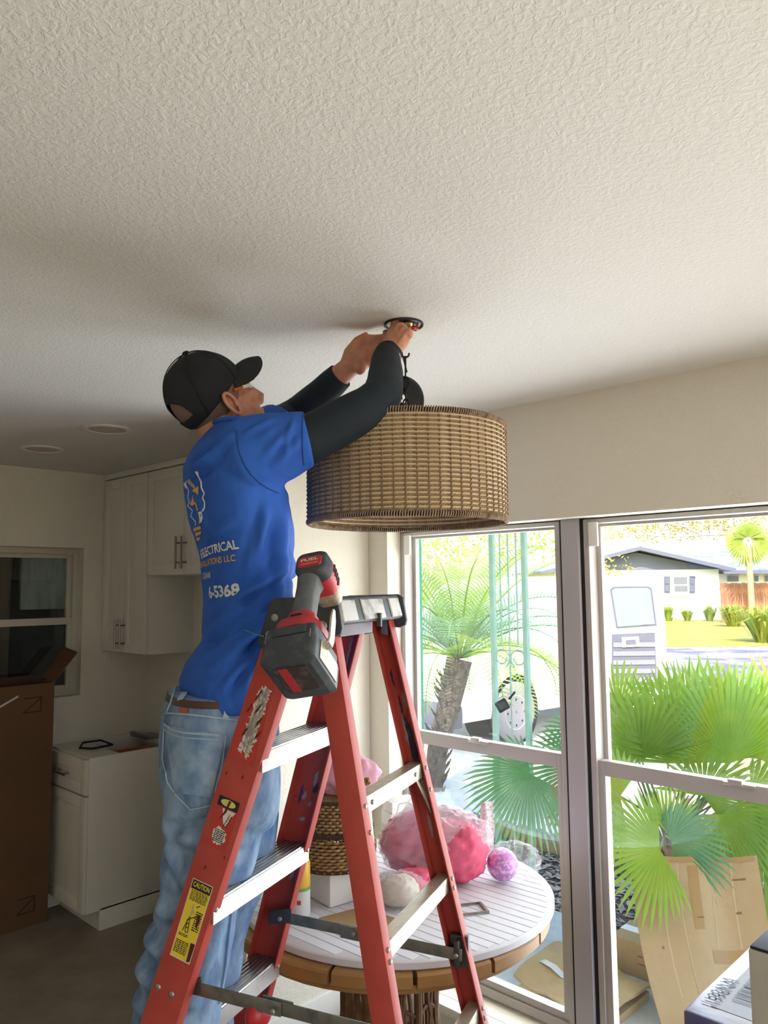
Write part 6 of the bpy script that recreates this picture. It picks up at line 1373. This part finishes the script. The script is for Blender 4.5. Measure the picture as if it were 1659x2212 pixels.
G().prism([HP(wl0, DH + 2, -0.2), HP(wl1, DH + 2, -0.2), HP(wl1, DH + 2, 2.4), HP(wl0, DH + 2, 2.4)], fwdh * 7).obj('wall', m_hw, ho)
G().pbox(HP(wl0 - 2.4, DH + 0.9, 2.35), LD(wl1 - wl0 + 3, 0), fwdh * 5 + UP * 1.25, UP * 0.12).obj('roof', m_roof, ho)
G().pbox(HP(wl0, DH + 0.85, 2.25), LD(wl1 - wl0, 0), fwdh * 0.08, UP * 0.2).obj('fascia', m_fascia, ho)
def hrect(name, x0, x1, y0, y1, d, m, t, parent): return G().prism([at(x0, y0, d), at(x1, y0, d), at(x1, y1, d), at(x0, y1, d)], -fwdh * t).obj(name, m, parent)
wi = hrect('window', 1452, 1488, 1243, 1281, DH, m_hw, 0.06, ho)
hrect('pane', 1455, 1484, 1246, 1261, DH - 0.07, m_hglass, 0.03, wi); hrect('pane', 1457, 1485, 1265, 1278, DH - 0.07, m_hglass, 0.03, wi); hrect('sill', 1450, 1489, 1282, 1287, DH, m_hw, 0.16, wi)
for x0, x1 in ((1434, 1447), (1488, 1501)):
    sh_ = hrect('shutter', x0, x1, 1245, 1281, DH - 0.002, m_shut, 0.05, ho); hrect('shutter_panel', x0 + 3, x1 - 3, 1248, 1261, DH - 0.06, m_fascia, 0.02, sh_); hrect('shutter_panel', x0 + 3, x1 - 3, 1265, 1278, DH - 0.06, m_fascia, 0.02, sh_)
for x0, x1 in ((1570, 1597), (1628, 1640), (1650, 1668)):
    w2 = hrect('window', x0, x1, 1242, 1256, DH + 2, m_hw, 0.06, ho); hrect('pane', x0 + 2, x1 - 2, 1244, 1256, DH + 1.9, m_hglass, 0.03, w2)
# board fence
m_fence = mat('cedar_fence', '#a06c48', 0.85, var=(3, '#805338', 0.4, 0.7)); fd_ = 38.5; fl0 = HL(1551, fd_)
fe = thing('board_fence', LD(fl0 + 2.5, fd_) - UP * 0.2, 'brown wooden board fence beside the white house', 'fence'); b0 = None
for k in range(30):
    if b0 is None: b0 = G().pbox(HP(fl0, fd_, -0.19), righth * 0.165, fwdh * 0.03, UP * 1.93).obj('fence_board', m_fence, fe)
    else:
        o = dup(b0, fe); o.location = righth * (0.18 * k) + UP * (0.02 * math.sin(k * 2.3)) + fwdh * (0.012 * (k % 2))
G().pbox(HP(fl0, fd_ + 0.06, 0.2), righth * 5.4, fwdh * 0.05, UP * 0.09).obj('fence_rail', m_fence, fe); G().pbox(HP(fl0, fd_ + 0.06, 1.4), righth * 5.4, fwdh * 0.05, UP * 0.09).obj('fence_rail', m_fence, fe)
# grassy clumps by the house
m_lil = leafmat('strap_leaf', '#7f9434', '#9aa64a', '#c4cc64', 0.4)
def clump(l, d, h, sp, n, seed, label):
    rnd = random.Random(seed); c = LD(l, d) - UP * 0.2; g = G()
    for i in range(n):
        a = rnd.random() * 2 * PI; k = rnd.random(); dirv = V((math.cos(a), math.sin(a), 0)); w = V((-math.sin(a), math.cos(a), 0)) * 0.03 * h; b = c + dirv * 0.2 * sp * rnd.random(); m_ = b + dirv * sp * 0.45 * k + UP * h * (0.55 + 0.4 * rnd.random()); e = m_ + dirv * sp * 0.5 * k + UP * h * 0.15 * (1 - 2 * k)
        g.add([b - w, b + w, m_ + w, m_ - w, e], [[0, 1, 2, 3], [3, 2, 4]])
    t = thing('strap_leaf_plant', c, label, 'plant', 'grassy clumps across the street'); g.obj('leaves', m_lil, t); G().lathe([(0.06 * sp, 0), (0.10 * sp, 0.05 * h), (0.05 * sp, 0.15 * h)], c, 8).obj('crown', m_stem, t)
for i, (px, d, h, sp, lab) in enumerate(((1437, 40.5, 0.8, 0.7, 'clump of strappy leaves under the house window, leftmost'), (1477, 40.5, 0.6, 0.75, 'low strappy clump right of the leftmost one by the house wall'), (1525, 40, 0.8, 0.8, 'strappy clump by the house corner'), (1575, 35, 1.0, 1.3, 'tall strappy clump in front of the board fence'), (1640, 25.5, 1.25, 1.6, 'large bushy strappy clump at the roadside'))): clump(HL(px, d), d, h, sp, 170, 60 + i, lab)
# trees
m_oak_l = leafmat('oak_leaves', '#8f8440', '#b3a260', '#d8c878', 0.5); m_oak2 = leafmat('pale_leaves', '#7d9438', '#a5b055', '#d0d676', 0.5); m_bark = mat('grey_bark', '#9b8f8d', 0.9, bump=(20, 0.6, 0.02))
def leaf_cloud(g, c, rx, ry, rz, n, s, rnd):
    for i in range(n):
        while True:
            p = V((rnd.random() * 2 - 1, rnd.random() * 2 - 1, rnd.random() * 2 - 1))
            if p.length < 1: break
        q = c + righth * (p.x * rx) + fwdh * (p.y * ry) + UP * (p.z * rz); a = V((rnd.random() - .5, rnd.random() - .5, rnd.random() - .5)).normalized(); b = a.orthogonal().normalized()
        g.add([q - a * s, q - b * s * 0.5, q + a * s, q + b * s * 0.5], [[0, 1, 2, 3]])
def tree(l, d, h, blobs, branches, mleaf, label, seed, s=0.14, n=900):
    rnd = random.Random(seed); c = LD(l, d) - UP * 0.2; t = thing('leafy_tree', c, label, 'tree', 'trees across the street'); top = c + UP * h
    G().tube([c, c.lerp(top, 0.5) + righth * 0.15, top], [0.28, 0.22, 0.12], 10).obj('trunk', m_bark, t, smooth=True)
    for br_ in branches: G().tube([HP(a, b, z) for a, b, z in br_], [0.11, 0.08, 0.06, 0.03][:len(br_)] if len(br_) <= 4 else 0.05, 6).obj('branch', m_bark, t, smooth=True)
    g = G()
    for a, b, z, rx, ry, rz in blobs: leaf_cloud(g, HP(a, b, z), rx, ry, rz, int(n * rx * rz / 3), s, rnd)
    o = g.obj('foliage', mleaf, t); o['kind'] = 'stuff'
tree(HL(1700, 58), 58, 6.0, [(HL(1420, 58), 58, 6.34, 4.19, 2, 1.61), (HL(1520, 58), 58, 6.83, 4.83, 2, 1.93), (HL(1640, 58), 58, 6.5, 4.19, 2, 2.09), (HL(1340, 58), 58, 5.86, 2.26, 2, 0.97)], [[(HL(1700, 56), 56, 4.89), (HL(1560, 56), 56, 5.29), (HL(1450, 56), 56, 5.13), (HL(1330, 56), 56, 5.46)], [(HL(1520, 56), 56, 5.21), (HL(1480, 56), 56, 5.86), (HL(1430, 56), 56, 6.18)]], m_oak_l, 'spreading oak with pale yellow leaves over the house', 31, 0.18, 220)
tree(HL(1330, 33), 33, 2.2, [(HL(1320, 33), 33, 2.4, 1.3, 1, 0.6), (HL(1300, 33), 33, 1.9, 1.3, 1, 0.6)], [], m_oak_l, 'low yellowish tree left of the grey gable', 32, 0.10, 420)
tree(HL(930, 22), 22, 3.0, [(HL(905, 22), 22, 2.4, 1.6, 1.5, 1.6), (HL(960, 24), 24, 3.2, 2.0, 1.5, 1.0), (HL(1050, 26), 26, 3.6, 2.4, 1.5, 1.1), (HL(1180, 26), 26, 3.6, 2.4, 1.5, 1.1), (HL(920, 20), 20, 1.3, 1.2, 1.0, 0.9)], [], m_oak2, 'bright yellow-green tree behind the date palm', 33, 0.10, 620)
pt_ = LD(HL(1616, 37), 37) - UP * 0.2
cp = thing('cabbage_palm', pt_, 'tall thin palm in front of the far roof', 'palm'); G().tube([pt_, pt_ + UP * 2.0, pt_ + UP * 3.7], [0.16, 0.14, 0.13], 10).obj('palm_trunk', mat('warm_trunk', '#b98f6c', 0.9), cp, smooth=True)
for k in range(16):
    a = 2 * PI * k / 16; dv = righth * math.cos(a) + UP * math.sin(a) * 0.8 + fwdh * 0.25 * math.sin(3 * a); fan(pt_ + UP * 3.9 + dv * 0.25, dv, tocam + UP * 0.3, 1.0, rad(60), 12, 0.15, 500 + k).obj('fan_leaf', m_oak2, cp)
